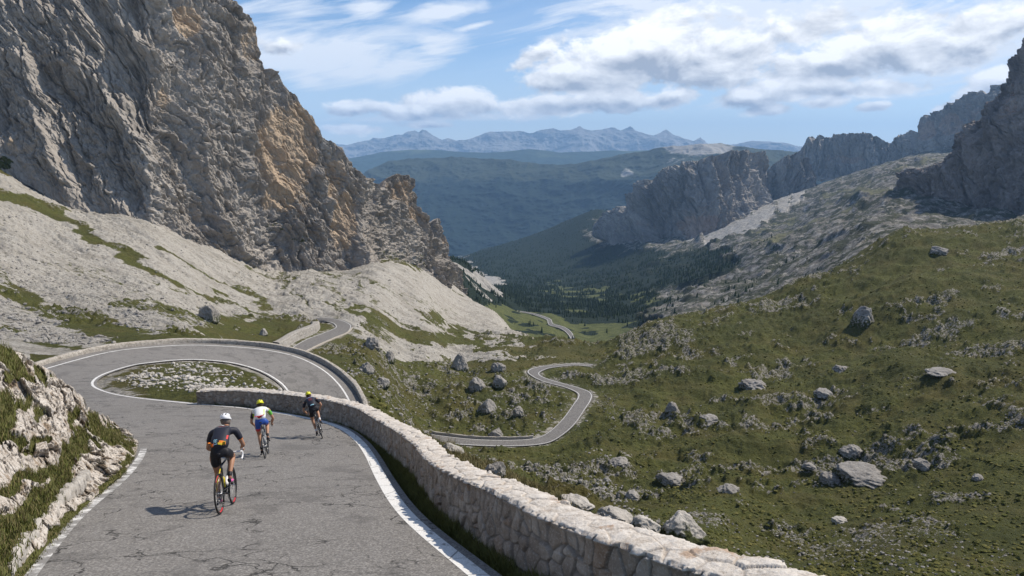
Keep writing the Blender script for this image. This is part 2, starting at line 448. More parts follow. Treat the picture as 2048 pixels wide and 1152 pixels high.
NEAR = {
 -400: [(3,1200),(5,1000),(10,900),(20,760),(40,700),(80,640),(140,560),(240,430),(350,280),(500,260),(800,260)],
 -150: [(5,1250),(8,1120),(15,900),(25,800),(40,740),(60,695),(100,630),(170,530),(260,410),(350,310),(500,300),(800,310)],
 0: [(5,1400),(8,1160),(12,1010),(20,870),(30,800),(45,740),(60,703),(90,655),(140,600),(200,530),(270,440),(330,365),(352,338),(500,330),(800,330)],
 100: [(3,1700),(20,900),(30,820),(62,712),(90,678),(140,630),(200,570),(270,490),(330,420),(355,398),(500,392),(800,400)],
 300: [(72,690),(100,670),(150,640),(210,600),(270,545),(320,490),(360,450),(500,445),(800,450)],
 450: [(38,790),(48,765),(58,745),(77,690),(100,690),(130,695),(180,680),(220,665),(260,635),(300,600),(340,560),(380,515),(500,505),(800,510)],
 550: [(34,850),(42,815),(50,790),(57,770),(77,703),(90,715),(130,730),(180,722),(212,702),(245,672),(285,640),(310,620),(335,600),(360,582),(400,560),(500,545),(800,540)],
 620: [(32,860),(42,870),(52,830),(75,732),(80,748),(110,765),(160,748),(205,712),(290,640),(305,628),(325,607),(355,582),(390,562),(425,545),(550,540),(800,540)],
 650: [(31,880),(38,900),(50,880)],
 700: [(27,900),(35,925),(48,900),(70,812),(85,800),(120,785),(170,750),(215,712),(250,682),(280,655),(300,638),(345,602),(390,568),(435,548),(480,540),(600,540),(800,540)],
 760: [(21,930),(26,885),(32,868),(45,858),(60,840),(85,832),(130,815),(165,785),(195,755),(225,725),(250,700),(290,672),(330,635),(370,590),(405,560),(450,535),(480,530),(700,520)],
 800: [(13,1100),(17,985),(22,905),(28,868),(34,862),(50,880),(90,885),(140,860),(175,835),(200,812),(225,785),(245,755),(265,730),(290,705),(320,680),(350,650),(380,615),(420,575),(490,535),(520,522),(700,520),(850,530)],
 850: [(15,1010),(20,930),(24,902),(30,920),(60,960),(100,950),(150,905),(185,878),(200,862),(215,840),(235,800),(255,760),(275,730),(300,705),(330,680),(360,650),(420,605),(500,565),(560,545),(700,545)],
 900: [(12,1080),(15,985),(19,930),(25,902),(30,915),(50,960),(90,960),(140,930),(180,897),(199,880),(215,850),(230,800),(260,765),(290,735),(320,712),(355,690),(400,665),(450,640),(520,610),(600,580),(650,568),(850,600)],
 1000: [(8,1300),(11,1100),(14,1005),(18,960),(22,945),(26,957),(40,1010),(80,1030),(130,985),(170,925),(199,884),(215,850),(235,800),(255,765),(275,742),(300,715),(340,692),(400,672),(460,658),(520,645),(580,636),(700,680),(850,700)],
 1050: [(275,742),(300,718),(340,695),(400,680),(450,670),(520,700),(700,760)],
 1100: [(7,1400),(9.5,1150),(12,1065),(15,1003),(19,978),(23,990),(35,1060),(70,1090),(120,1020),(160,950),(190,898),(205,865),(222,835),(240,795),(262,757),(275,742),(300,715),(330,692),(360,680),(420,695),(520,760),(700,780)],
 1200: [(6,1500),(8.5,1250),(11,1110),(14,1040),(18,1014),(24,1060),(40,1120),(70,1130),(110,1050),(150,970),(190,890),(225,825),(250,785),(275,745),(300,718),(330,695),(345,688),(400,705),(520,780),(700,800)],
 1300: [(6,1600),(8,1330),(10,1170),(13,1085),(17,1058),(24,1120),(45,1170),(75,1120),(110,1050),(150,970),(190,890),(240,790),(295,700),(345,648),(400,660),(520,740),(700,800)],
 1420: [(7.5,1450),(10,1220),(14,1125),(18,1110),(25,1160),(50,1190),(80,1110),(110,1040),(150,960),(190,880),(240,780),(295,690),(345,635),(365,620),(420,640),(550,720),(700,800)],
 1600: [(6,1800),(9,1450),(12,1290),(16,1215),(25,1240),(50,1230),(80,1180),(100,1120),(140,1000),(185,884),(225,790),(275,700),(330,620),(375,567),(430,590),(550,680),(700,760)],
 1800: [(7,1700),(14,1350),(30,1310),(60,1230),(90,1120),(125,1000),(160,884),(200,790),(245,700),(300,610),(350,530),(395,465),(450,480),(600,560),(800,600)],
 2048: [(7,1800),(14,1450),(30,1360),(60,1230),(83,1150),(115,1000),(145,884),(180,790),(225,700),(270,610),(330,520),(395,440),(450,455),(600,500),(800,520)],
 2400: [(4,1900),(14,1500),(30,1380),(60,1200),(115,950),(180,730),(270,540),(395,400),(500,400),(800,430)],
}
# ================================================================== roads (left edge px,py | right edge px,py | metres below the camera)
# main road past the riders and round the big loop. L = left / outer line, R = right / inner line
MAIN = [
 ((-10,1260),(1130,1290),4.2,4.2),((65,1143),(958,1152),4.79,4.79),((161,1029),(812,1029),5.8,5.8),((240,963),(762,955),6.85,6.95),
 ((276,922),(740,912),7.7,8.0),((288,893),(716,880),8.6,8.9),((280,868),(680,855),9.6,9.75),((235,850),(619,837),10.1,10.6),
 ((215,845),(500,817.5),10.35,11.45),((185,835),(384,807),10.95,11.95),((150,826),(261,794),11.6,12.7),((85,810),(205,781.5),12.6,13.5),
 ((25,785),(184,767),13.9,14.4),((55,752),(205,749),15.0,15.25),((110,732),(261,731),15.75,16.2),((218,704),(300,725),16.6,16.7),((305,694),(350,720),17.3,17.3),
 ((392,690),(400,719),18.0,17.9),((500,696),(463,725),18.8,18.5),((578,709),(515,739),19.4,19.1),((630,730),(550,757),20.0,19.6),
 ((669,759),(572,776),20.7,20.3),((698,800),(583,800),21.3,21.2),((712,850),(590,850),22.2,22.0),((722,920),(596,915),23.3,23.1)]
HAIR = [
 ((500,745),(545,762),53,53),((545,716),(580,726),54,54),((575,701.5),(604,706.5),56,56),((609,681),(641,687.5),58,58),((645,667),(672,674.5),60,60),
 ((667,658),(692,666),61.3,61.3),((673,653.5),(701,655.5),62.2,62.2),((669,647.5),(697,647),63,63),((660,644),(672,638),63.6,63.6),
 ((651,642.8),(640,635.6),64.2,64.2),((647.5,645.5),(627,640.5),65,65),((650,651),(632,648),66,66),((655,658),(640,657),67.2,67.2),((658,670),(643,669),68.6,68.6)]
SROAD = [
 ((862,868),(862,881),76.8,76.8),((880,871.5),(880,885),77,77),((950,879),(950,890),77.6,77.6),((1020,880.5),(1015,891.5),78,78),((1070,877),(1070,889),78,78),
 ((1100,863),(1107,880.5),78,78),((1128,836),(1145,852),78,78),((1148,808),(1168,820),78,78),((1157,795),(1182,797),78,78),
 ((1155,785),(1178,783.5),78,78),((1130,774),(1147,772.5),78,78),((1095,765),(1108,762),78,78),((1072,756),(1084,753.5),78,78),
 ((1056.5,745),(1077,746.5),78.2,78.2),((1062,738),(1084,741),78.4,78.4),((1082,733),(1098,736),78.6,78.6),((1112,729.5),(1122,732.5),79,79),
 ((1150,727),(1152,730),79.8,79.8),((1190,729),(1185,733),81,81)]
FAR = [
 ((1143,690),(1151,690),236,236),((1142,678),(1148.5,678),238,238),((1134,666.5),(1142,664.5),240,240),((1120,657),(1128,654.5),242,242),
 ((1100,651.5),(1108,649),244,244),((1096,646),(1104,645),246,246),((1094,640),(1101,639),248,248),((1078,633.5),(1084,631.8),252,252),
 ((1060,628),(1063,626.4),256,256),((1035,624),(1036,622.6),260,260),((1010,623.5),(1008,622.2),264,264),((985,627),(981,626),268,268)]
def catmull(P, n):
    P = np.asarray(P, float); Q = np.vstack([2 * P[0] - P[1], P, 2 * P[-1] - P[-2]]); out = []
    for i in range(1, len(Q) - 2):
        p0, p1, p2, p3 = Q[i - 1], Q[i], Q[i + 1], Q[i + 2]
        t = np.linspace(0, 1, n, endpoint=False)[:, None]
        out.append(0.5 * (2 * p1 + (p2 - p0) * t + (2 * p0 - 5 * p1 + 4 * p2 - p3) * t * t + (3 * p1 - p0 - 3 * p2 + p3) * t ** 3))
    out.append(P[-1:]); return np.vstack(out)
def road_edges(tab, n=24, sm=2, width=None):
    L = np.array([at_h(l[0], l[1], hl) for l, r, hl, hr in tab]); R = np.array([at_h(r[0], r[1], hr) for l, r, hl, hr in tab])
    L = catmull(L, n); R = catmull(R, n)
    k = np.ones(9) / 9.0
    def smooth(A):
        B = np.vstack([np.repeat(A[:1], 4, 0), A, np.repeat(A[-1:], 4, 0)])
        return np.stack([np.convolve(B[:, i], k, 'valid') for i in range(3)], -1)
    for _ in range(sm): L = smooth(L); R = smooth(R)
    return L, R
ROADS = {'main': road_edges(MAIN), 'hair': road_edges(HAIR), 'sroad': road_edges(SROAD), 'far': road_edges(FAR)}

near_pts = rbf_build(NEAR)
# the road edges themselves steer the ground
for key, off in (('main', 1.0), ('hair', 3.0), ('sroad', 2.5)):
    L, R = ROADS[key]
    for i in range(0, len(L), 24 if key == 'main' else 36):
        w = (R[i] - L[i]); w[2] = 0; w /= np.linalg.norm(w)
        for P in (L[i] - w * off, R[i] + w * off):
            if P[1] < 3: continue
            u, s = P[0] / P[1], (P[2] - CZ) / P[1]
            q = (u * 2.2, math.log(P[1]), s)
            if min((q[0] - a[0]) ** 2 + (q[1] - a[1]) ** 2 for a in near_pts) > 0.0020: near_pts.append(q)
f_near = rbf_solve(near_pts)

# parapet wall line: (px,py) of the wall's foot on the road side, metres below the camera, height of the wall
WALL = [((393,803),11.75,.50),((440,804.5),11.7,.60),((500,809),11.55,.66),((560,818),11.2,.72),((620,829),10.8,.78),((680,847),10.2,.84),((720,868),9.6,.90),
        ((770,903),8.42,.83),((817,943),7.2,.79),((846,985),6.43,.76),((876,1023),5.91,.80),((920,1056),5.55,.80),((964,1092),5.24,.85),
        ((1016,1126),5.0,.83),((1081,1165),4.79,.79),((1300,1275),4.44,.80),((1480,1350),4.20,.80),((1780,1470),3.9,.80),((2200,1650),3.6,.80)]
WB = catmull(np.array([at_h(p[0], p[1], h) for p, h, t in WALL]), 60)
WH = catmull(np.array([[t] for p, h, t in WALL]), 60)[:, 0]
def polydist(X, Y, P, chunk=60000):
    """nearest vertex of the polyline P: distance and index"""
    X = np.ravel(X).astype(np.float32); Y = np.ravel(Y).astype(np.float32)
    d = np.empty(len(X), np.float32); ix = np.empty(len(X), np.int32)
    px, py = P[:, 0].astype(np.float32), P[:, 1].astype(np.float32)
    for i in range(0, len(X), chunk):
        q = (X[i:i + chunk, None] - px) ** 2 + (Y[i:i + chunk, None] - py) ** 2
        j = q.argmin(1); ix[i:i + chunk] = j; d[i:i + chunk] = np.sqrt(q[np.arange(len(j)), j])
    return d, ix

from mathutils.kdtree import KDTree
def carve(X, Y, Z, key, shoulder, margin, drop, lo=-.55, hi=.45):
    """cut or fill the ground to the road: inside it lies just under the asphalt, outside it runs back into the slope"""
    L, R = ROADS[key]; Wd = R - L; n = np.linalg.norm(Wd[:, :2], axis=1, keepdims=True); Wn = Wd / n
    A = L + Wn * lo; B = R + Wn * hi; nc = 15
    t = np.linspace(0, 1, nc)[None, :, None]; G = A[:, None] * (1 - t) + B[:, None] * t
    ga = np.gradient(G, axis=0); gb = np.gradient(G, axis=1)
    det = ga[..., 0] * gb[..., 1] - ga[..., 1] * gb[..., 0]; det = np.where(np.abs(det) < 1e-6, 1e-6, det)
    gx = (ga[..., 2] * gb[..., 1] - gb[..., 2] * ga[..., 1]) / det; gy = (gb[..., 2] * ga[..., 0] - ga[..., 2] * gb[..., 0]) / det
    gx = np.clip(gx, -.6, .6); gy = np.clip(gy, -.6, .6)
    m = np.zeros(X.shape, bool); C = (L + R) / 2; pad = shoulder + margin + 6
    m = (X > G[..., 0].min() - pad) & (X < G[..., 0].max() + pad) & (Y > G[..., 1].min() - pad) & (Y < G[..., 1].max() + pad)
    d0, _ = polydist(X[m], Y[m], C[::3]); mm = np.zeros(X.shape, bool); mm[m] = d0 < (n.max() / 2 + pad); m = mm
    Gf = G.reshape(-1, 3); kd = KDTree(len(Gf))
    for i, p in enumerate(Gf): kd.insert((p[0], p[1], 0), i)
    kd.balance()
    xs, ys = X[m], Y[m]; idx = np.empty(len(xs), np.int32); dd = np.empty(len(xs), np.float32)
    f = kd.find
    for i, (a, b) in enumerate(zip(xs.tolist(), ys.tolist())):
        _, j, d = f((a, b, 0)); idx[i] = j; dd[i] = d
    col = idx % nc; gxf = gx.ravel()[idx]; gyf = gy.ravel()[idx]
    edge = (col == 0) | (col == nc - 1) | (idx < nc) | (idx >= len(Gf) - nc)
    far = np.maximum(dd - .35, 0)
    dx = np.clip(xs - Gf[idx, 0], -.6, .6); dy = np.clip(ys - Gf[idx, 1], -.6, .6)
    zr = Gf[idx, 2] + gxf * dx + gyf * dy
    e = np.where(edge, dd, np.where(dd > .7, dd, 0))
    b = 1 - sstep(margin * .4, margin + shoulder, e)
    dz = drop * (1 - sstep(.05, .5, e)) + .015
    Z[m] = Z[m] * (1 - b) + (zr - dz) * b
    full = np.full(X.shape, 1e3, np.float32); full[m] = e
    return full

U = np.concatenate([np.linspace(-1.9, -0.84, 60, endpoint=False), np.linspace(-0.84, 0.88, 1230), np.linspace(0.88, 1.9, 61)[1:]])
LY = np.concatenate([np.linspace(math.log(3.2), math.log(110), 620, endpoint=False), np.linspace(math.log(110), math.log(850), 560)])
u2, ly2 = np.meshgrid(U, LY)
Y = np.exp(ly2).astype(np.float32); u2 = u2.astype(np.float32)
s2 = f_near(u2, Y)
X = u2 * Y; Z = CZ + s2 * Y
PXg, PYg = to_px(u2, s2)
# ---- masks from the look of the slopes (material regions fixed to the ground)
j1 = fbm(X / 22, Y / 30, oct=5, seed=3); j2 = fbm(X / 5, Y / 8, oct=4, seed=9)
jx = PXg + 46 * j1 + 26 * j2; jy = PYg + 34 * fbm(X / 20, Y / 26, oct=5, seed=5) + 18 * j2
SCREE = [(-900,250),(0,330),(130,390),(380,480),(560,430),(640,470),(760,520),(900,560),(1040,655),(1065,668),(1000,672),(930,700),(1010,712),(930,722),(840,716),(770,690),(735,672),(690,632),(640,628),(560,640),(470,640),(400,655),(330,668),(250,690),(60,745),(-20,760),(-900,800)]
scree = inside(jx, jy, SCREE).astype(np.float32)
def stroke(pts, w0, w1, jit=1.9):
    d, t = near_line(PXg + (jx - PXg) * jit * .5, PYg + (jy - PYg) * jit * .5, pts)
    w = w0 + (w1 - w0) * t
    return 1 - sstep(.25, 1.35, d / w)
ISL = [(180,768),(205,748),(261,730),(327,721),(392,718),(460,724),(540,752),(582,790),(500,812),(384,806),(262,794)]
scree = scree * (1 - ((Y < 62) | (inside(PXg, PYg, ISL) & (Y < 80))) * (PXg > 60)) 
for pts, a, b, st in [
    ([(10,385),(120,435),(230,500),(300,545)], 16, 15, 1), ([(300,545),(430,600),(560,640),(620,650)], 10, 6, .75), ([(-60,560),(100,625),(230,672),(330,690)], 22, 30, .85),
    ([(-50,500),(60,590),(200,650)], 12, 12, .5), ([(0,650),(120,690),(200,705)], 10, 10, .7),
    ([(330,500),(430,560),(540,612)], 6, 8, .7), ([(230,610),(400,640),(600,660)], 10, 22, .7), ([(620,560),(650,600),(700,640)], 7, 8, .75),
    ([(700,620),(800,665),(960,690),(1050,690)], 12, 16, .95), ([(850,630),(900,660),(980,683),(1060,690)], 12, 12, .9), ([(740,650),(760,680),(800,700)], 4, 8, .5), ([(0,335),(25,345)], 10, 8, 1),
    ([(460,520),(560,560),(600,560)], 5, 6, .6),
    ([(560,505),(640,560),(730,640),(790,690)], 6, 5, .55), ([(600,510),(700,570),(800,640),(870,680)], 7, 4, .55), ([(660,530),(780,590),(900,650),(980,672)], 5, 4, .5), ([(730,560),(850,610),(960,655)], 4, 4, .45),
    ([(540,520),(590,590),(640,625)], 8, 6, .6), ([(100,520),(230,570),(380,620),(430,640)], 5, 7, .45), ([(0,440),(130,520),(260,575)], 4, 5, .4), ([(380,510),(470,550),(560,600)], 4, 5, .45), ([(150,650),(300,680)], 8, 8, .5)]:
    scree = np.clip(scree - st * stroke(pts, a, b), 0, 1)
for pts, a, b, st in [([(600,500),(640,620),(690,640),(760,690),(860,712),(1000,712)], 16, 7, 1.0), ([(880,655),(1000,690),(1060,692)], 5, 3, .9), ([(400,525),(500,575),(610,628)], 10, 8, 1.3),
                      ([(1000,712),(1120,716)], 2.5, 1.5, .8)]:
    scree = np.clip(scree + st * stroke(pts, a, b), 0, 1.2)
rock = np.zeros_like(Z)
big = fbm(X / 14, Y / 14, oct=5, seed=21); med = fbm(X / 5, Y / 5, oct=5, seed=25)
right = sstep(880, 1000, PXg) * (PYg < 1200)
hill = sstep(1150, 1400, PXg)
rock = sstep(.12, .30, fbm(X / 34, Y / 26, oct=4, seed=23) * .75 + big * .45 + med * .40 + .07) * sstep(60, 120, Y) * (1 - np.clip(scree, 0, 1))
# bouldery field between the loop and the s-bend, and the rocky rim of the right-hand hill
fld = inside(jx, jy, [(700,680),(800,720),(960,740),(1090,760),(1170,800),(1100,880),(880,880),(760,840),(720,780)])
rock = np.clip(rock + fld * sstep(-.1, .25, med + .10) * .75, 0, 1)
rim = inside(jx, jy, [(1180,690),(1290,640),(1540,590),(1620,560),(1700,520),(1860,440),(2048,430),(2048,470),(1880,480),(1740,520),(1650,590),(1540,640),(1400,690),(1250,700)])
rock = np.clip(rock + rim * sstep(-.15, .2, med) * .55, 0, 1)
for pts, w, st in [([(1250,680),(1330,660),(1370,690)], 24, .8), ([(1640,960),(1700,950),(1790,930)], 14, .9), ([(1470,800),(1520,770),(1560,760)], 14, .5), ([(1350,960),(1420,965)], 14, .8),
                   ([(1800,770),(1900,745)], 9, .7), ([(1140,955),(1260,920),(1330,900)], 7, .5), ([(1200,800),(1260,850),(1290,870)], 16, .7), ([(1180,740),(1350,710),(1500,690)], 4, .45),
                   ([(1100,985),(1200,1010),(1260,1035),(1330,1060)], 12, .85), ([(980,925),(1010,955)], 12, .8), ([(900,905),(950,915)], 8, .6), ([(860,880),(900,930)], 6, .5),
                   ([(1170,790),(1230,860),(1190,900)], 10, .5)]:
    rock = np.clip(rock + st * stroke(pts, w, w, .8), 0, 1)
gully_r = inside(jx, jy, [(470,548),(540,440),(600,440),(660,480),(640,545),(700,600),(640,625),(560,590)]) & (Y > 250)
rock = np.clip(rock + gully_r * (.25 + .5 * sstep(-.1, .25, med)), 0, 1)
meadow = inside(jx, jy, [(930,725),(1000,690),(1160,690),(1250,712),(1060,735),(1000,760),(900,740)])
rock = rock * (1 - .9 * meadow)
dry = np.clip(meadow * .75 + sstep(.1, .4, fbm(X / 30, Y / 30, oct=4, seed=31)) * .6, 0, 1) * (1 - np.clip(scree, 0, 1))
dry = np.clip(dry + .7 * inside(PXg, PYg, [(185,760),(260,728),(330,722),(300,760),(290,795)]) , 0, 1)
shrub = sstep(.05, .3, fbm(X / 12, Y / 12, oct=5, seed=37) + .03) * right
shrub = np.clip(shrub + 1.0 * stroke([(1110,755),(1200,775),(1300,745),(1420,745)], 20, 14) + .9 * stroke([(1330,690),(1500,660),(1600,620)], 18, 18) + .6 * stroke([(1040,940),(1150,930)], 16, 16) + .5 * stroke([(1700,1050),(2048,1050)], 60, 60), 0, 1)
island = inside(PXg, PYg, [(180,768),(205,748),(261,730),(327,721),(392,718),(460,724),(540,752),(582,790),(500,812),(384,806),(262,794)]) & (Y < 80)
rock = np.clip(rock + island * sstep(-.05, .3, fbm(X / 4, Y / 5, oct=5, seed=41)) * 1.3, 0, 1)
bank = (Y < 40) & (PXg > 700)
# ---- relief
amp = sstep(60, 160, Y)
hum = fbm(X / 30, Y / 30, oct=4, seed=51) * 3.6 + fbm(X / 9, Y / 9, oct=5, gain=.6, seed=53) * 2.3 + fbm(X / 75, Y / 60, oct=3, seed=55) * 9 * sstep(1100, 1500, PXg) * sstep(90, 150, Y) * (1 - .75 * sstep(300, 380, Y))
Z += hum * amp * np.where(PXg > 900, 1.0, .45) * (1 - .8 * meadow) * (1 - .75 * np.clip(scree, 0, 1)) * (1 - .5 * sstep(380, 460, Y))
Z += amp * shrub * np.abs(fbm(X / 3.5, Y / 3.5, oct=3, seed=57)) * 2.4
rr = ridged(X / 6, Y / 6, oct=5, seed=61)
Z += amp * rock * (rr - .35) * 3.2 + amp * rock * (1 - scree) * fbm(X / 1.6, Y / 1.6, oct=3, seed=63) * 1.0
Z += sstep(20, 60, Y) * (1 - amp) * rock * (1 - .75 * island) * (ridged(X / 2.5, Y / 2.5, oct=4, seed=65) - .4) * .9
# scree: ribs that run down the fall line (towards +x)
fl = X * .80 - Y * .6; al = X * .60 + Y * .80
rib = fbm(al / 14, fl / 90, oct=5, seed=71)
Z += amp * np.clip(scree, 0, 1) * (rib * 3.0 + fbm(al / 3, fl / 12, oct=4, seed=73) * 1.2 + ridged(al / 2.2, fl / 6, oct=4, seed=77) * .8 + fbm(X / 1.2, Y / 1.2, oct=2, seed=75) * .45)
# close to the camera
Z += (1 - amp) * fbm(X / 1.3, Y / 1.3, oct=4, seed=81) * .22 * sstep(4, 9, Y) + bank * rock * (ridged(X / 1.4, Y / 1.4, oct=4, seed=83) - .35) * .8

rd = {}
rd['main'] = carve(X, Y, Z, 'main', 3.2, .9, .10, lo=-1.0)
rd['hair'] = carve(X, Y, Z, 'hair', 5.0, .8, .45)
rd['sroad'] = carve(X, Y, Z, 'sroad', 6.0, 1.0, .45)
# foot of the parapet wall
m = (Y < 45)
d, ix = polydist(X[m], Y[m], WB)
tw = np.gradient(WB[:, :2], axis=0); tw /= np.linalg.norm(tw, axis=1, keepdims=True)
side = (X[m] - WB[ix, 0]) * -tw[ix, 1] + (Y[m] - WB[ix, 1]) * tw[ix, 0]
zw = WB[ix, 2]
nm = X[m] * 0
zz = Z[m]
road_side = side * np.sign(((0 - WB[400, 0]) * -tw[400, 1] + (5 - WB[400, 1]) * tw[400, 0])) > 0
b = np.where(road_side, 1 - sstep(.0, 1.1, d), 1 - sstep(.7, 2.2, d)) * sstep(.0, .35, rd['main'][m])
endfade = 1.0
zz = zz * (1 - b) + (zw - np.where(road_side, .02, .12)) * b
Z[m] = zz
shoulder = np.minimum(np.minimum(rd['hair'], rd['sroad']), 99)
rockm = np.clip(rock, 0, 1)
# gravel verges beside the lower roads
verge = (1 - sstep(1.0, 3.2, np.abs(shoulder))) * (fbm(X / 6, Y / 6, oct=3, seed=91) * .5 + .55)
scree = np.clip(scree + verge * .8, 0, 1.2)
vm = (1 - sstep(.2, 1.6, rd['main'] )) * (Y > 40)
scree = np.clip(scree + vm * .6, 0, 1.2)
gm = ground_material()
P = np.stack([X, Y, Z], -1)
ground = grid_obj('terrain', P, gm, {'rock': rockm * .55, 'scree': scree, 'shrub': shrub, 'dry': dry, 'fine': X * 0})
tag(ground, kind='structure')
from mathutils.bvhtree import BVHTree
def zfield(xq, yq):
    """height of the near terrain below a point, bilinear in the table"""
    xq = np.asarray(xq, float); yq = np.asarray(yq, float)
    fu = np.interp(xq / yq, U, np.arange(len(U))); l = np.log(yq)
    fj = np.interp(l, LY, np.arange(len(LY)))
    i0 = np.clip(np.floor(fu).astype(int), 0, len(U) - 2); j0 = np.clip(np.floor(fj).astype(int), 0, len(LY) - 2)
    a = np.clip(fu - i0, 0, 1); b_ = np.clip(fj - j0, 0, 1)
    return (Z[j0, i0] * (1 - a) + Z[j0, i0 + 1] * a) * (1 - b_) + (Z[j0 + 1, i0] * (1 - a) + Z[j0 + 1, i0 + 1] * a) * b_

# ================================================================== asphalt and lines
def asphalt(name, scale_far=False):
    t = NT(name, 0.85, 0.25); dk = .8 if scale_far else 1.0
    big_ = t.noise(.22, 5, .6); m1 = t.noise(1.4, 6, .7)
    f1 = t.noise(60 if not scale_far else 3, 3, .75); f2 = t.voro(42 if not scale_far else 4, out='Color')
    base = t.ramp(big_, [(0.3, (0.105, 0.098, 0.090)), (0.7, (0.165, 0.156, 0.146))])
    base = t.mix(.30, base, t.ramp(m1, [(0.3, (0.10, .094, .09)), (0.7, (0.25, .24, .23))]))
    bw = t.n('ShaderNodeRGBToBW'); t.t.links.new(f2, bw.inputs[0])
    base = t.mix(.50, base, t.ramp(bw.outputs[0], [(0.2, (0.06, .054, .048)), (0.5, (0.15, .139, .127)), (0.85, (0.42, .395, .365))]))
    base = t.mix(.25, base, t.ramp(f1, [(0.35, (0.05, .047, .045)), (0.65, (0.34, .325, .31))]))
    h = t.math('ADD', t.math('MULTIPLY', bw.outputs[0], .6), f1)
    if scale_far: base = t.mix(.35, base, (0.10, .094, .088))
    if not scale_far:
        wp = t.n('ShaderNodeVectorMath', operation='ADD'); nz = t.n('ShaderNodeTexNoise'); nz.inputs['Scale'].default_value = 1.7; nz.inputs['Detail'].default_value = 5
        t.t.links.new(t.pos, nz.inputs['Vector'])
        sc = t.n('ShaderNodeVectorMath', operation='SCALE'); sc.inputs['Scale'].default_value = .9; t.t.links.new(nz.outputs['Color'], sc.inputs[0])
        t.t.links.new(t.pos, wp.inputs[0]); t.t.links.new(sc.outputs[0], wp.inputs[1])
        c1 = t.voro(.55, 'DISTANCE_TO_EDGE', vec=wp.outputs[0]); c2 = t.voro(1.9, 'DISTANCE_TO_EDGE', vec=wp.outputs[0])
        g1 = t.step(t.noise(.45, 4, .6), .46, .54); g2 = t.step(t.noise(.6, 4, .65, vec=t.map((1, .6, 1), (0, 0, .6))), .56, .63)
        k1 = t.math('MULTIPLY', t.math('SUBTRACT', 1.0, t.step(c1, .002, .012)), g1)
        k2 = t.math('MULTIPLY', t.math('SUBTRACT', 1.0, t.step(c2, .006, .045)), g2)
        k = t.math('MAXIMUM', k1, k2)
        # patchy older surface
        old = t.math('MULTIPLY', t.step(t.noise(.5, 5, .7), .53, .60), .45)
        base = t.mix(old, base, (0.085, .08, .076))
        base = t.mix(t.math('MULTIPLY', k, .85), base, (0.022, .021, .020))
        h = t.math('SUBTRACT', h, t.math('MULTIPLY', k, 2.0))
    return t.done(base, t.bump(h, .5, .012 if not scale_far else .05))
def paint(name, w0=.33, w1=.42):
    t = NT(name, .7, .3)
    w = t.step(t.noise(3.0, 7, .75), w0, w1); f = t.noise(50, 3, .7)
    c = t.mix(t.step(f, .3, .6), (0.46, .45, .43), (0.72, .71, .69))
    cr = t.voro(1.1, 'DISTANCE_TO_EDGE', vec=t.map((1, 1, 1), (0, 0, .4)))
    c = t.mix(t.math('MULTIPLY', t.math('SUBTRACT', 1.0, t.step(cr, .004, .014)), .8), c, (0.12, .115, .11))
    return t.done(t.mix(w, (0.21, .20, .19), c))
asp = asphalt('asphalt'); aspf = asphalt('worn_asphalt', True); whitep = paint('road_paint')
def ribbon(name, key, a, b, lift, mat, nc=8, crown=0.0, rng_=None):
    """strip between fractions a..b of the way from the left line to the right line (metres outside if negative)"""
    L, R = ROADS[key]
    if rng_: L, R = L[rng_[0]:rng_[1]], R[rng_[0]:rng_[1]]
    W = (R - L); n = np.linalg.norm(W[:, :2], axis=1, keepdims=True); Wn = W / n
    A = L + Wn * a if not callable(a) else L + Wn * a(n)
    B = L + Wn * b if not callable(b) else L + Wn * b(n)
    t = np.linspace(0, 1, nc)[None, :, None]
    Pq = A[:, None] * (1 - t) + B[:, None] * t
    Pq[..., 2] += lift + crown * (1 - (2 * t[..., 0] - 1) ** 2)
    return grid_obj(name, Pq[::-1], mat)
o = ribbon('road', 'main', -1.0, lambda n: n + 0.28, 0.0, asp, 16); tag(o, kind='structure')
worn = paint('worn_road_paint', .47, .60)
for a, b in ((-.10, .10),):
    o = ribbon('road_line', 'main', -.09, .09, .005, worn, 3, rng_=(0, 118)); tag(o, kind='structure')
    o = ribbon('road_line', 'main', -.08, .08, .005, whitep, 3, rng_=(24 * 13, 600)); tag(o, kind='structure')
    o = ribbon('road_line', 'main', lambda n: n - .13, lambda n: n + .13, .005, whitep, 3, rng_=(0, 24 * 8)); tag(o, kind='structure')
    o = ribbon('road_line', 'main', lambda n: n - .09, lambda n: n + .08, .005, whitep, 3, rng_=(24 * 8 - 1, 600)); tag(o, kind='structure')
for key in ('hair', 'sroad', 'far'):
    o = ribbon('road', key, -.5, lambda n: n + .5, .0 if key != 'far' else .6, aspf, 6); tag(o, kind='structure')
    w = .10 if key != 'far' else .35
    for a, b in ((-w, w), None) if False else ((0, 0),):
        o = ribbon('road_line', key, -w, w, .02 if key != 'far' else .65, whitep, 2); tag(o, kind='structure')
        o = ribbon('road_line', key, lambda n: n - w, lambda n: n + w, .02 if key != 'far' else .65, whitep, 2); tag(o, kind='structure')
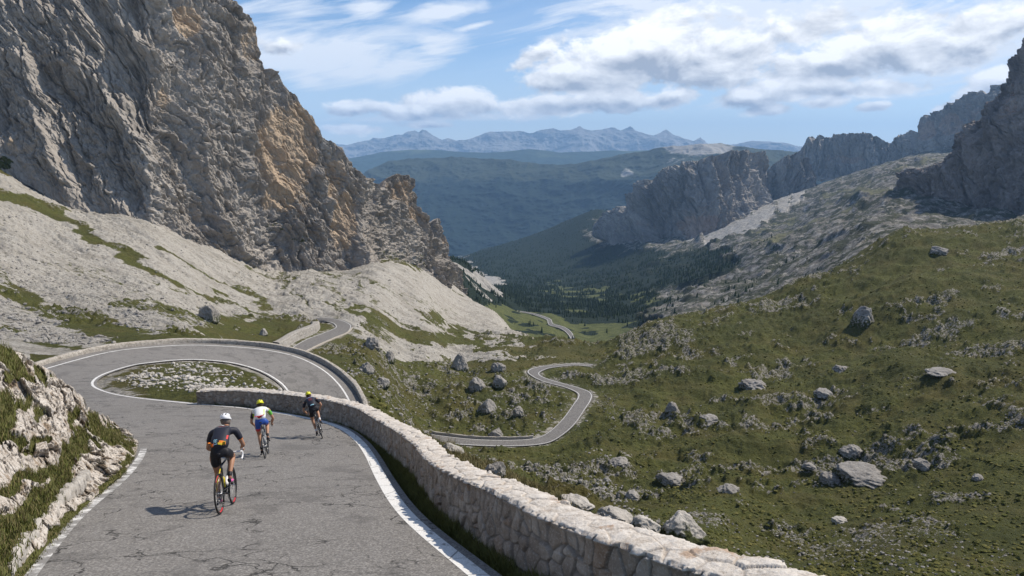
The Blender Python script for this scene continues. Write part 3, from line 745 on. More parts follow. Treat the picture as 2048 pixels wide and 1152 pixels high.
# ================================================================== far valley
VAL = {
 -400: [(480,900),(1000,800),(3000,600),(9000,560)],
 600: [(480,900),(900,780),(1300,700),(2000,650),(3500,560),(6000,540),(9000,530)],
 850: [(480,820),(800,720),(1100,600),(1300,570),(1500,600),(2500,570),(3500,545),(5000,540)],
 905: [(700,720),(1000,575),(1150,530),(1280,517),(1450,540),(2000,560),(3500,530),(5000,530)],
 960: [(600,760),(900,650),(1150,590),(1300,556),(1400,548),(1600,565),(2500,560),(3200,530),(4000,505),(5000,500)],
 1030: [(480,780),(600,720),(1000,650),(1180,624),(1300,618),(1500,602),(1700,592),(2200,577),(3000,540),(3600,507),(4200,482),(5000,490)],
 1100: [(480,780),(600,720),(850,688),(1000,655),(1200,632),(1400,618),(1700,600),(2100,580),(2600,558),(3200,525),(3700,490),(4200,457),(5000,470)],
 1145: [(850,695),(1000,675),(1150,652)],
 1200: [(480,800),(600,740),(900,690),(1100,657),(1300,630),(1600,605),(2000,582),(2500,555),(3000,515),(3500,470),(4100,420),(5000,440)],
 1300: [(480,760),(800,700),(1000,655),(1200,625),(1500,595),(1900,562),(2300,528),(2800,490),(3200,470),(3800,470),(5000,480)],
 1400: [(480,740),(700,670),(900,630),(1200,590),(1500,558),(1900,525),(2300,500),(2600,482),(3000,470),(3600,460),(5000,470)],
 1500: [(480,690),(700,630),(900,600),(1200,560),(1600,510),(2000,475),(2400,448),(2800,430),(3400,420),(5000,420)],
 1600: [(480,640),(650,595),(800,570),(1100,525),(1500,480),(2000,440),(2500,408),(3000,388),(3400,385),(5000,420)],
 1720: [(480,560),(700,500),(1000,462),(1400,425),(1900,395),(2500,368),(3200,348),(3600,345),(5000,380)],
 1850: [(480,540),(700,480),(1000,440),(1500,395),(2200,350),(3000,318),(3600,308),(5000,320)],
 2048: [(480,540),(800,490),(1500,420),(3000,320),(5000,300)],
 2500: [(480,500),(1500,380),(5000,250)],
}
f_val = rbf_solve(rbf_build(VAL))
Uv = np.linspace(-0.9, 0.95, 900); Lv = np.linspace(math.log(480), math.log(6500), 620)
uv2, lv2 = np.meshgrid(Uv, Lv); Yv = np.exp(lv2).astype(np.float32); sv = f_val(uv2, Yv)
Xv = (uv2 * Yv).astype(np.float32); Zv = CZ + sv * Yv
PXv, PYv = to_px(uv2, sv)
j1 = fbm(Xv / 160, Yv / 220, oct=6, seed=101); j3 = fbm(Xv / 50, Yv / 70, oct=4, seed=103)
jx = PXv + 60 * j1 + 20 * j3; jy = PYv + 40 * fbm(Xv / 150, Yv / 220, oct=6, seed=105) + 12 * j3
karst = inside(jx, jy, [(1270,640),(1330,600),(1290,575),(1400,560),(1480,520),(1440,500),(1200,500),(1180,470),(1230,430),(1300,440),(1480,420),(1600,330),(1900,230),(2600,100),(2600,700),(1500,700)]).astype(np.float32)
karst = np.clip(karst + .35 * inside(jx, jy, [(1080,560),(1300,520),(1420,500),(1500,560),(1300,600)]) * sstep(0, .3, j3), 0, 1)
conescr = inside(PXv + 12 * j3, PYv + 8 * j3, [(1360,492),(1400,470),(1470,440),(1485,440),(1530,400),(1590,350),(1640,330),(1600,400),(1560,425),(1500,462),(1440,490)]).astype(np.float32)
lefts = inside(jx, jy, [(900,505),(925,520),(960,540),(1010,565),(1000,585),(950,560),(915,530)]).astype(np.float32)
lefts = np.clip(lefts + .5 * inside(jx, jy, [(920,560),(960,575),(1000,600),(990,612),(930,590)]), 0, 1)
fanr = ridged(PXv / 26 + .4 * j3, PYv / 130, oct=4, seed=121)
pale = np.clip(conescr * sstep(.28, .55, fanr + .25 * j1 + .12) + lefts, 0, 1)
mead = inside(jx, jy, [(1060,588),(1110,575),(1250,582),(1400,600),(1300,604),(1250,600),(1100,602)]) * sstep(-.1, .15, j3)
mead = np.clip(mead + inside(jx, jy, [(940,612),(1050,618),(1160,632),(1280,655),(1280,720),(900,720)]) * .9 * sstep(-.32, -.05, j3), 0, 1)
alp = inside(jx, jy, [(1480,480),(1620,420),(1740,350),(1850,300),(1900,320),(1760,400),(1600,470),(1540,520)]) * sstep(-.1, .2, j1) * .6
Zv += (fbm(Xv / 160, Yv / 160, oct=5, seed=111) * 15 + fbm(Xv / 45, Yv / 45, oct=4, seed=113) * 6) * (.35 + .65 * karst) * (1 - .8 * pale) * sstep(480, 800, Yv) * (1 - .7 * mead)
Zv += karst * (fbm(Xv / 420, Yv / 420, oct=4, seed=123) * 75 + ridged(Xv / 260 + j1, Yv / 320, oct=4, seed=125) * 28 - 14) * sstep(700, 1300, Yv) * (1 - .6 * sstep(2600, 3300, Yv)) * (1 - pale)
Zv += karst * (ridged(Xv / 60 + j1 * 2, Yv / 60 + j3, oct=6, gain=.6, seed=115) - .4) * 9
fl = ridged(PXv / 18, PYv / 90, oct=3, seed=117)
Zv += pale * (fl - .5) * 2
L, R = ROADS['far']
def carve_v():
    C = (L + R) / 2; m = (Yv < 2200) & (np.abs(Xv) < 400)
    d, ix = polydist(Xv[m], Yv[m], C); b = 1 - sstep(5, 28, d)
    Zv[m] = Zv[m] * (1 - b) + (C[ix, 2] - .8) * b
carve_v()
def valley_material():
    t = NT('valley_ground', .95, .1)
    k = t.attr('karst'); p = t.attr('pale'); mdw = t.attr('meadow'); al = t.attr('alp')
    n1 = t.noise(.022, 7, .7); n2 = t.noise(.09, 6, .7); n3 = t.noise(.4, 4, .7)
    fo = t.ramp(n3, [(0.3, (0.007, 0.013, 0.009)), (0.7, (0.026, 0.038, 0.022))])
    sc = t.ramp(n2, [(0.3, (0.07, 0.066, 0.058)), (0.5, (0.19, 0.178, 0.16)), (0.68, (0.40, 0.38, 0.35))])
    gr = t.ramp(n2, [(0.3, (0.055, 0.065, 0.022)), (0.7, (0.14, 0.15, 0.055))])
    col = t.mix(t.step(t.math('ADD', mdw, t.math('MULTIPLY', t.math('SUBTRACT', n2, .5), 1.2)), .45, .6), fo, gr)
    col = t.mix(t.step(t.math('ADD', k, t.math('MULTIPLY', t.math('SUBTRACT', t.noise(.03, 9, .80), .5), 3.4)), .92, 1.12), t.mix(t.math('MULTIPLY', k, .7), col, t.mix(n3, (0.045, .05, .03), (0.11, .11, .075))), sc)
    col = t.mix(t.step(t.math('ADD', al, t.math('MULTIPLY', t.math('SUBTRACT', n2, .5), 1.2)), .45, .6), col, t.mix(n2, (0.09, .095, .045), (0.20, .19, .12)))
    col = t.mix(t.step(t.math('ADD', p, t.math('MULTIPLY', t.math('SUBTRACT', n2, .5), .9)), .42, .58), col, t.mix(t.step(n2, .35, .62), (0.20, .19, .172), (0.42, .40, .37)))
    return t.done(col, t.bump(t.math('ADD', n2, t.math('MULTIPLY', n3, .3)), .8, 7.0))
val = grid_obj('terrain', np.stack([Xv, Yv, Zv], -1), valley_material(), {'karst': karst, 'pale': pale, 'meadow': mead, 'alp': alp})
tag(val, kind='structure')
# dark conifer woods of the valley: one mass of small trees
n = 21000
ui = rng.uniform(-.12, .42, n * 3); yi = np.exp(rng.uniform(math.log(780), math.log(4200), n * 3))
fu = (ui - Uv[0]) / (Uv[1] - Uv[0]); fj = (np.log(yi) - Lv[0]) / (Lv[1] - Lv[0]); I = fu.astype(int); J = fj.astype(int)
dfar, _q = polydist(ui * yi, yi, (ROADS['far'][0] + ROADS['far'][1]) / 2)
fm = (karst[J, I] < .5) & (pale[J, I] < .3) & ((mead[J, I] < .3) | (rng.random(n * 3) < .03)) & (dfar > 22) & (fbm(ui * yi / 60, yi / 90, oct=4, seed=119) > -.08)
fm &= (yi > 1250) | (rng.random(n * 3) < .15)
fm |= (karst[J, I] > .5) & (PYv[J, I] > 500) & (rng.random(n * 3) < .10) & (j3[J, I] > .12)
sel = np.where(fm)[0][:n]
ui, yi, I, J = ui[sel], yi[sel], I[sel], J[sel]
xi = ui * yi; zi = Zv[J, I]
hgt = (3 + 9 * rng.random(len(xi)) ** 1.8) * (0.8 + .2 * (yi > 1500)); wd = hgt * rng.uniform(.20, .3, len(xi))
k = 5; ang = np.linspace(0, 2 * math.pi, k, endpoint=False)
ringx = np.cos(ang); ringy = np.sin(ang)
def tree_mass(xi, yi, zi, hgt, wd):
    n = len(xi); V = np.zeros((n, k * 2 + 2, 3), np.float32)
    for q, (hz, w) in enumerate(((.08, 1.0), (.45, .62))):
        jit = rng.uniform(.7, 1.25, (n, k))
        V[:, q * (k + 1):q * (k + 1) + k, 0] = xi[:, None] + ringx * wd[:, None] * w * jit
        V[:, q * (k + 1):q * (k + 1) + k, 1] = yi[:, None] + ringy * wd[:, None] * w * jit
        V[:, q * (k + 1):q * (k + 1) + k, 2] = (zi + hgt * hz)[:, None]
        V[:, q * (k + 1) + k, 0] = xi; V[:, q * (k + 1) + k, 1] = yi; V[:, q * (k + 1) + k, 2] = zi + hgt * (.7 if q == 0 else 1.0)
    F = []
    for q in range(2):
        b0 = q * (k + 1)
        for a in range(k): F.append((b0 + a, b0 + (a + 1) % k, b0 + k))
    F = (np.array(F)[None] + (np.arange(n) * (2 * k + 2))[:, None, None]).reshape(-1, 3)
    return V.reshape(-1, 3), F
tm = NT('conifer', .95, .1); tcol = tm.ramp(tm.noise(.08, 4, .7), [(0.3, (0.010, 0.019, 0.010)), (0.7, (0.060, 0.082, 0.034))]); tmat = tm.done(tcol)
V, F = tree_mass(xi, yi, zi - .5, hgt, wd)
tag(mesh_obj('conifer_woods', V, F, tmat, smooth=False), label='dark conifer woods on the valley floor beyond the green meadows', cat='woods', kind='stuff')

# ================================================================== mountains
def mountain(name, sky_pts, base_pts, D, lean, nu, nv, mat, relief, seed, gully=(30, 120), back=0.35, ochre=None, green=None, xr=None, dip=28, sink=20, top_amp=1.0, prof=None, damp_base=0.15, midscale=None, sinkx=None):
    """A rock body built where it stands: its foot follows base_pts at distance D(px), it leans back and its crest follows sky_pts; the far side is closed behind the crest."""
    x0, x1 = xr or (min(p[0] for p in sky_pts), max(p[0] for p in sky_pts))
    px = np.linspace(x0, x1, nu)
    top = interp_pts(sky_pts, px); bot = interp_pts(base_pts, px) + (interp_pts(sinkx, px) if sinkx else sink); Db = interp_pts(D, px) if isinstance(D, list) else np.full(nu, float(D))
    bot = np.maximum(bot, top + 1)
    v = np.linspace(0, 1, nv)[:, None]
    PY = bot[None] * (1 - v) + top[None] * v; PX = np.repeat(px[None], nv, 0)
    u, s = ray(PX, PY)
    ub, sb = ray(px, bot)
    ln = interp_pts(lean, px) if isinstance(lean, list) else lean
    Y0 = (Db * (1 - ln * sb))[None] / (1 - ln * s)
    Xm = u * Y0; Zm = CZ + s * Y0
    # relief pushes along the outward direction of the face
    txx = np.gradient(Xm[0]); tyy = np.gradient(Y0[0]); l = np.hypot(txx, tyy) + 1e-6
    nx, ny = tyy / l, -txx / l
    k_ = 25; ker = np.ones(k_) / k_
    nx = np.convolve(np.pad(nx, k_ // 2, 'edge'), ker, 'valid'); ny = np.convolve(np.pad(ny, k_ // 2, 'edge'), ker, 'valid')
    c_, s_ = math.cos(rad(dip)), math.sin(rad(dip))
    A = (Xm * c_ + Zm * s_); B = (-Xm * s_ + Zm * c_)
    g1, g2 = gully
    wx = fbm(Xm / (g1 * 2), Y0 / (g1 * 2), Zm / (g1 * 2), oct=3, seed=seed + 50) * g1 * .40
    r1 = ridged((A + wx) / g1, Y0 / (g2), B / g2, oct=6, gain=.52, seed=seed)
    r2 = fbm((A + wx) / (g1 * .33), Y0 / g1, B / (g2 * .4), oct=5, gain=.6, seed=seed + 7)
    r3 = np.abs(perlin(A / (g1 * .16), Y0 / (g1 * .3), B / (g1 * .3), seed=seed + 13))
    # ledges: level steps that break the face
    sth = g1 * .55; zz = (Zm + fbm(Xm / g1, Zm / g1, Y0 / g1, oct=3, seed=seed + 17) * sth * 1.5) / sth
    led = (zz - np.floor(zz)); led = sstep(0, .35, led) - led
    r4 = ridged(A / (g1 * .13), Y0 / (g1 * .2), B / (g1 * .32), oct=4, gain=.6, seed=seed + 19)
    R_ = (r1 - .45) * 2.5 + r2 * .5 + (r3 - .3) * .15 + led * .2 + (r4 - .5) * .22
    jw = wx + fbm(A / (g1 * .3), B / (g1 * .3), Y0 / (g1 * .3), oct=4, seed=seed + 41) * g1 * .13
    for sa, sb_, am in ((.42, 1.9, .30), (.15, .55, .15), (.06, .16, .06)):
        q1, q2, qc = worley(((A + jw) / (g1 * sa)).astype(np.float32), ((B + jw * .8) / (g1 * sb_)).astype(np.float32), int(sa * 100))
        R_ = R_ + am * (_r1[qc & 255] - .5) * 1.6 - am * .9 * (1 - sstep(0, .16, q2 - q1))
    if ochre is not None:
        oc = np.zeros_like(Xm)
        for (cx, cy, rx, ry, st) in ochre:
            oc = np.maximum(oc, st * (1 - sstep(.4, 1.2, np.hypot((PX - cx) / rx, (PY - cy) / ry))))
        R_ = R_ * (1 - .45 * np.clip(oc, 0, 1)) - .25 * oc
    else: oc = np.zeros_like(Xm)
    if midscale: R_ = R_ + midscale * fbm(Xm / (g1 * 3), Zm / (g1 * 3), Y0 / (g1 * 3), oct=3, seed=seed + 23)
    fade = damp_base + (1 - damp_base) * sstep(0, .12, v)
    disp = R_ * relief * fade
    Pm = np.stack([Xm + nx * disp * .9, Y0 + ny * disp * .9, Zm + disp * .35 * top_amp], -1)
    # far side
    nb = 14; Hh = (Pm[-1, :, 2] - Pm[0, :, 2]); th = back * np.maximum(Hh, relief * 4)
    rows = []
    for i in range(1, nb + 1):
        f = i / nb; q = Pm[-1].copy()
        wob = fbm(Pm[-1, :, 0] / g1 + i * .7, Pm[-1, :, 1] / g1 + i * .4, oct=3, seed=seed + 31) * relief * .7
        q[:, 0] -= nx * th * f * 1.5; q[:, 1] -= ny * th * f * 1.5; q[:, 2] -= Hh * (f ** 1.6) * 1.02 + np.abs(wob) * f
        rows.append(q)
    Pm = np.concatenate([Pm, np.stack(rows)], 0)
    gn = np.zeros_like(Xm)
    if green is not None:
        for (cx, cy, rx, ry, st) in green:
            gn = np.maximum(gn, st * (1 - sstep(.4, 1.2, np.hypot((PX - cx) / rx, (PY - cy) / ry))))
    ext = lambda a: np.concatenate([a, np.repeat(a[-1:], nb, 0)], 0)
    o = grid_obj(name, Pm, mat, {'ochre': ext(oc), 'green': ext(gn)})
    tag(o, kind='structure')
    return o, Pm

rk_near = rock_material('dolomite', (0.135, .12, .105), (0.31, .28, .248), (0.48, .442, .395), 1.0, .8, ochre=(0.44, .325, .215))
SKY = [(-420,-700),(200,-330),(330,-150),(400,-60),(460,2),(470,28),(490,45),(505,62),(512,90),(524,128),(545,150),(566,170),(590,196),(604,215),(622,236),(632,262),(640,280),(662,296),(684,312),
       (700,332),(720,352),(742,368),(756,378),(768,388),(792,410),(812,440),(836,462),(858,480),(876,500),(896,530),(910,556),(926,578)]
BASE = [(-420,260),(0,335),(60,350),(128,392),(200,425),(260,440),(320,455),(372,492),(430,515),(480,542),(520,520),(545,470),(560,440),(600,462),(640,492),(690,522),(742,545),(735,500),(760,505),(800,530),(850,545),(900,570),(926,580)]
BASE = [(-420,260),(0,335),(60,350),(128,392),(200,425),(260,440),(320,455),(372,492),(430,515),(480,540),(515,530),(540,495),(560,482),(600,490),(640,508),(690,528),(725,548),(745,545),(752,505),(800,530),(850,545),(900,570),(926,580)]
DB = [(-420,350),(0,352),(300,362),(420,385),(480,395),(560,425),(640,440),(725,462),(742,480),(760,500),(850,590),(925,690)]
cliff, PC = mountain('mountain', SKY, BASE, DB, .42, 1150, 900, rk_near, 7.0, 3, gully=(17, 80), back=.5, sink=22, midscale=.75, damp_base=.35, sinkx=[(420,22),(500,75),(700,75),(760,40),(860,22)],
    ochre=[(570,300,75,110,1.15),(610,240,40,50,.9),(560,390,45,45,.9),(690,440,32,75,1.0),(665,360,30,60,.6),(370,45,45,45,.9),(330,200,22,40,.6),(50,290,60,30,.45),(500,90,30,60,.55),(450,330,40,60,.35),(600,400,40,50,.5),(230,110,40,60,.35),(740,470,30,60,.4),(400,440,60,30,.3),(180,330,60,30,.35)],
    green=[(560,452,40,14,.45),(600,480,30,14,.5),(500,545,50,14,.5),(780,510,40,20,.5),(840,520,30,30,.45),(880,540,20,20,.45),(10,330,30,20,.7)])
tower_m = rk_near
mountain('mountain', [(752,460),(758,430),(764,395),(768,372),(776,356),(788,350),(800,350),(812,352),(820,362),(830,385),(838,410),(848,432),(858,450),(866,480),(880,520),(895,560)],
         [(752,500),(800,545),(895,590)], [(752,540),(895,610)], .22, 260, 420, tower_m, 6.5, 9, gully=(12, 50), back=.5, sink=10, midscale=.5,
         ochre=[(800,400,30,60,.75),(820,450,30,50,.8),(770,380,20,30,.5)], dip=12)
mountain('mountain', [(856,500),(860,460),(864,444),(870,438),(876,442),(882,456),(890,472),(898,492),(904,515),(912,540),(922,566),(930,582)],
         [(856,560),(930,586)], [(856,640),(930,700)], .2, 170, 300, tower_m, 5.5, 12, gully=(10, 40), back=.5, sink=8, midscale=.5, ochre=[(890,500,20,40,.5)], green=[(870,540,20,25,.5)], dip=12)

rk_mid = rock_material('far_limestone', (0.12, .112, .105), (0.29, .27, .248), (0.50, .468, .43), .12, 9.0, ochre=(0.36, .26, .20))
# flat-topped block in the middle of the valley
mountain('mountain', [(1190,462),(1215,430),(1240,408),(1262,396),(1290,376),(1315,360),(1342,346),(1383,326),(1420,316),(1446,310),(1479,306),(1500,306),(1512,309),(1520,322),(1524,345),(1528,375),(1531,405),(1534,420)],
         [(1190,470),(1240,490),(1300,500),(1350,500),(1396,482),(1430,462),(1462,445),(1483,447),(1517,428),(1534,424)], [(1190,3300),(1300,2900),(1396,2750),(1480,2850),(1534,3100)], .55, 620, 380, rk_mid, 42, 21,
         gully=(110, 600), back=.6, sink=6, dip=8, ochre=[(1395,455,50,30,1.0),(1300,440,50,30,.4),(1480,370,25,50,.35)], midscale=.9)
mountain('mountain', [(1522,375),(1527,352),(1538,338),(1550,325),(1570,316),(1592,306),(1602,308),(1610,318),(1618,335),(1626,352),(1634,372)],
         [(1522,400),(1550,395),(1590,380),(1634,376)], 3500, .5, 260, 220, rk_mid, 45, 27, gully=(90, 450), back=.6, sink=14, dip=-8)
mountain('mountain', [(1590,330),(1598,305),(1608,288),(1625,277),(1650,276),(1675,276),(1708,272),(1742,274),(1760,278),(1771,284),(1782,284),(1796,271),(1806,270),(1821,259),(1833,263),(1836,236),(1846,226),(1862,220),(1890,214),(1917,209),(1925,200),(1933,192),(1950,186),(1967,182),(1974,190),(1990,180),(2060,150)],
         [(1590,345),(1625,345),(1690,345),(1760,330),(1830,312),(1900,290),(1960,262),(2060,240)], [(1590,4300),(1800,4000),(2060,3300)], .5, 900, 300, rk_mid, 46, 33, gully=(130, 600), back=.5, sink=14, dip=-6,
         ochre=[(1690,320,60,12,.6),(1850,260,25,30,.8),(1900,250,40,30,.7),(1950,225,30,30,.5)])
# great dark wall on the right
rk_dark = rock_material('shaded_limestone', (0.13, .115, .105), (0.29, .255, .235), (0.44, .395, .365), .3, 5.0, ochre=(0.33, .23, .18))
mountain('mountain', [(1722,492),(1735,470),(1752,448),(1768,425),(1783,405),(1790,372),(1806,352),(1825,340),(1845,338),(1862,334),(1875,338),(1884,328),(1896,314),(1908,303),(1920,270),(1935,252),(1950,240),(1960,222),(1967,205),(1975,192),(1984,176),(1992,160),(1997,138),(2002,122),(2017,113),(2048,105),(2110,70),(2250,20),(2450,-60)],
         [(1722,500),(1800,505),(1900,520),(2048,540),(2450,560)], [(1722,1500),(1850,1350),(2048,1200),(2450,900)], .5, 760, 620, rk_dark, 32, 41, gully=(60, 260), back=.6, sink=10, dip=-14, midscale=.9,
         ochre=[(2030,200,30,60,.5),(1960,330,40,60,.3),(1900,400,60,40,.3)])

def slope_material(name, forest, grass, rockc, sc, th=(.5, .62), rkth=(.60, .70), bd=20.):
    t = NT(name, .95, .1); v = t.map((1, 1, 2.0))
    n1 = t.noise(sc, 7, .68, .3, vec=v); n2 = t.noise(sc * 4.5, 6, .7, vec=v); n3 = t.noise(sc * 20, 3, .6)
    up = t.attr('upper')
    c = t.mix(.5, t.mix(n2, tuple(x * .8 for x in forest), tuple(x * 1.2 for x in forest)), t.ramp(n3, [(0.3, tuple(x * .5 for x in forest)), (0.7, tuple(x * 1.5 for x in forest))]))
    g = t.step(t.math('ADD', n1, t.math('MULTIPLY', t.math('SUBTRACT', up, .5), .55)), *th)
    c = t.mix(g, c, t.mix(n2, tuple(x * .75 for x in grass), tuple(x * 1.3 for x in grass)))
    r = t.step(t.math('ADD', n2, t.math('MULTIPLY', t.math('SUBTRACT', t.attr('bare'), .5), .9)), *rkth)
    c = t.mix(r, c, t.mix(n3, tuple(x * .75 for x in rockc), tuple(x * 1.25 for x in rockc)))
    return t.done(c, t.bump(t.math('ADD', n1, n2), .7, bd))
def far_range(name, sky_pts, base_py, D, lean, nu, nv, mat, relief, seed, scale, bare=0.0, upper=None, sharp=1.0, bare_at=None):
    x0, x1 = min(p[0] for p in sky_pts), max(p[0] for p in sky_pts)
    px = np.linspace(x0, x1, nu); top = interp_pts(sky_pts, px); bot = np.maximum(interp_pts(base_py, px) if isinstance(base_py, list) else np.full(nu, float(base_py)), top + 2)
    v = np.linspace(0, 1, nv)[:, None]; PY = bot * (1 - v) + top * v; PX = np.repeat(px[None], nv, 0)
    u, s = ray(PX, PY); _, sb = ray(px, bot); Db = interp_pts(D, px) if isinstance(D, list) else float(D)
    Y0 = (Db * (1 - lean * sb))[None] / (1 - lean * s); Xm = u * Y0; Zm = CZ + s * Y0
    r = ridged(Xm / scale, Y0 / (scale * 1.3), oct=7, gain=.55, seed=seed) - .45 + .5 * fbm(Xm / scale / 2.3, Y0 / scale / 2.3, oct=3, seed=seed + 3)
    fade = sstep(0, .2, v) * (1 - .72 * sstep(.8, 1, v) * (1 - sharp * .5))
    disp = r * relief * fade
    Pm = np.stack([Xm, Y0 - disp * .8, Zm + disp * .30], -1)
    H = Pm[-1, :, 2] - Pm[0, :, 2]; rows = []
    for i in range(1, 9):
        f = i / 8; q = Pm[-1].copy(); q[:, 1] += np.abs(H) * 2.0 * f + 50 * f; q[:, 2] -= np.abs(H) * f ** 1.5; rows.append(q)
    Pm = np.concatenate([Pm, np.stack(rows)], 0)
    up = (np.repeat(v, nu, 1) if upper is None else np.clip((upper - PY) / 60 + .5, 0, 1)); ba = np.full_like(up, bare)
    for (cx, cy, rx, ry, st) in (bare_at or []):
        ba = np.maximum(ba, st * (1 - sstep(.4, 1.2, np.hypot((PX - cx) / rx, (PY - cy) / ry))))
    ext = lambda a: np.concatenate([a, np.repeat(a[-1:], 8, 0)], 0)
    return tag(grid_obj(name, Pm, mat, {'upper': ext(up), 'bare': ext(ba)}), kind='structure')
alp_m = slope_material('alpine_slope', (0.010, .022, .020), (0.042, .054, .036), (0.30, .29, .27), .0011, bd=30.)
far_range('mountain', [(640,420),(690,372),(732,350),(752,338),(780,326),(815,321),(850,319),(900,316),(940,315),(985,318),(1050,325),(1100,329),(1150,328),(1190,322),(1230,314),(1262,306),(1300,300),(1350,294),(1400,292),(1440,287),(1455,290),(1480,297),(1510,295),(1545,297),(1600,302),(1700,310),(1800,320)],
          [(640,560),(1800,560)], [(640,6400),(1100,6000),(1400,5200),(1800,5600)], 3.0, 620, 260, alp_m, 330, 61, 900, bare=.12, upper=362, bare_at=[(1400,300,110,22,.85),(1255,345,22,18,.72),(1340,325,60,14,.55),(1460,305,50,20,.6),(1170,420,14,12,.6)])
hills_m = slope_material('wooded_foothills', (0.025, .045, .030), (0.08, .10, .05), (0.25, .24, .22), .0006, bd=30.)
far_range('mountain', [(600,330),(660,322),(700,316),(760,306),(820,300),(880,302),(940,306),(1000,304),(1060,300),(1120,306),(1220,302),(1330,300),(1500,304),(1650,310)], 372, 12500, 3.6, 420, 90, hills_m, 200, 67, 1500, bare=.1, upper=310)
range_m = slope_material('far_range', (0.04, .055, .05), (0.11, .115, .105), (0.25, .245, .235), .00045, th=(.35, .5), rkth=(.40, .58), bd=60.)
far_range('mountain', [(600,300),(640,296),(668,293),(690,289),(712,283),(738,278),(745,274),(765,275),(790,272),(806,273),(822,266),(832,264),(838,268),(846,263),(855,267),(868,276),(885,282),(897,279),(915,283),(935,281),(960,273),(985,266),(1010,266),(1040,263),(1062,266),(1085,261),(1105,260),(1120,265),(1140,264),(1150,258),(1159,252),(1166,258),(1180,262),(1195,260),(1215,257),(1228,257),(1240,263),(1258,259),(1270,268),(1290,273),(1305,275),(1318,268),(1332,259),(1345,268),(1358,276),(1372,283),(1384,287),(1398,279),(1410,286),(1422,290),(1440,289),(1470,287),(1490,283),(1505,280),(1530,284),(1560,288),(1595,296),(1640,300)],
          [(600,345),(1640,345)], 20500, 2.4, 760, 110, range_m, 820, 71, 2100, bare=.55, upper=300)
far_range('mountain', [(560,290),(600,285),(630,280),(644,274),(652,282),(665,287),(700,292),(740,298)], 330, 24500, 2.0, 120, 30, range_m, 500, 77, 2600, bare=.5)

# ================================================================== haze
hz = bpy.data.materials.new('haze'); hz.use_nodes = True; ht = hz.node_tree; ht.nodes.clear()
ho = ht.nodes.new('ShaderNodeOutputMaterial'); hv = ht.nodes.new('ShaderNodeVolumePrincipled')
hv.inputs['Color'].default_value = (0.37, 0.63, 1.0, 1)
hv.inputs['Density'].default_value = 4.8e-5
hv.inputs['Anisotropy'].default_value = 0.0
ht.links.new(hv.outputs[0], ho.inputs['Volume'])
x0, x1, y0, y1, z0, z1 = -19000, 19000, -400, 27500, -3200, 1420
V = [(x, y, z) for x in (x0, x1) for y in (y0, y1) for z in (z0, z1)]
tag(mesh_obj('haze', V, [(0, 1, 3, 2), (4, 6, 7, 5), (0, 4, 5, 1), (2, 3, 7, 6), (0, 2, 6, 4), (1, 5, 7, 3)], hz, smooth=False), label='thin blue haze over the valley and far ranges', cat='haze', kind='stuff')
# ================================================================== where does a pixel's ray meet the ground
def hit(px, py, ymin=12.0):
    u, s = ray(px, py); fu = float(np.interp(float(u), U, np.arange(len(U)))); i = int(fu); a = fu - i
    col = (Z[:, i] * (1 - a) + Z[:, i + 1] * a - CZ) / Y[:, i]
    ok = (col >= float(s)) & (Y[:, i] > ymin)
    if not ok.any(): return None
    j = int(np.argmax(ok)); y = float(Y[j, i])
    return (float(u) * y, y, float(Z[j, i] * (1 - a) + Z[j, i + 1] * a))

# ================================================================== rock bank at the left of the road
BTOP = [(-420,560),(-250,640),(0,690),(30,705),(60,728),(95,745),(120,768),(150,798),(180,820),(210,838),(235,854),(262,872),(276,888)]
BBOT = [(-420,1700),(-250,1500),(-100,1320),(0,1210),(40,1162),(100,1084),(140,1040),(200,985),(245,948),(268,918),(276,893)]
BD = [(0,1210,6.9),(40,1162,7.7),(100,1084,9.45),(140,1040,10.9),(200,985,13.4),(245,948,15.7),(268,918,18.9),(276,893,21.5),(262,872,25.5),(235,854,27.4),
      (0,1150,7.2),(0,1100,7.7),(0,1050,8.3),(0,1000,9.0),(0,930,10.0),(0,850,11.2),(0,780,12.6),(0,720,14.2),(0,690,15.5),(70,1060,9.3),(100,1000,10.9),(100,940,12.1),(100,880,13.5),(100,820,15),(100,760,17),
      (180,945,14.4),(180,900,16.2),(180,850,18.5),(180,822,20),(230,905,18.2),(230,870,21.5),(-250,1500,4.6),(-250,1150,6),(-250,900,8),(-250,640,12),(-420,1700,3.4),(-420,900,6),(-420,560,10),(60,730,16.5),(140,980,12.5),(255,890,20.5)]
def small_rbf(pts, c=12.0):
    A = np.array(pts, float); Xc = A[:, :2]; l = np.log(A[:, 2]); m = l.mean()
    D_ = np.sqrt(((Xc[:, None] - Xc[None]) ** 2).sum(-1) + c * c); w = np.linalg.solve(D_, l - m)
    def f(px, py):
        q = np.stack([np.ravel(px), np.ravel(py)], -1); out = np.zeros(len(q))
        for k_ in range(len(Xc)): out += w[k_] * np.sqrt((q[:, 0] - Xc[k_, 0]) ** 2 + (q[:, 1] - Xc[k_, 1]) ** 2 + c * c)
        return np.exp(out + m).reshape(np.shape(px))
    return f
bfun = small_rbf(BD)
nu, nv = 760, 620
bpx = np.concatenate([np.linspace(-400, 0, 160, endpoint=False), np.linspace(0, 275, nu - 160)])
v = np.linspace(0, 1, nv)[:, None]
bt, bb_ = interp_pts(BTOP, bpx), interp_pts(BBOT, bpx)
BPY = bb_ * (1 - v) + bt * v; BPX = np.repeat(bpx[None], nv, 0)
ub, sb = ray(BPX, BPY); bY = bfun(BPX, BPY); bX = ub * bY; bZ = CZ + sb * bY
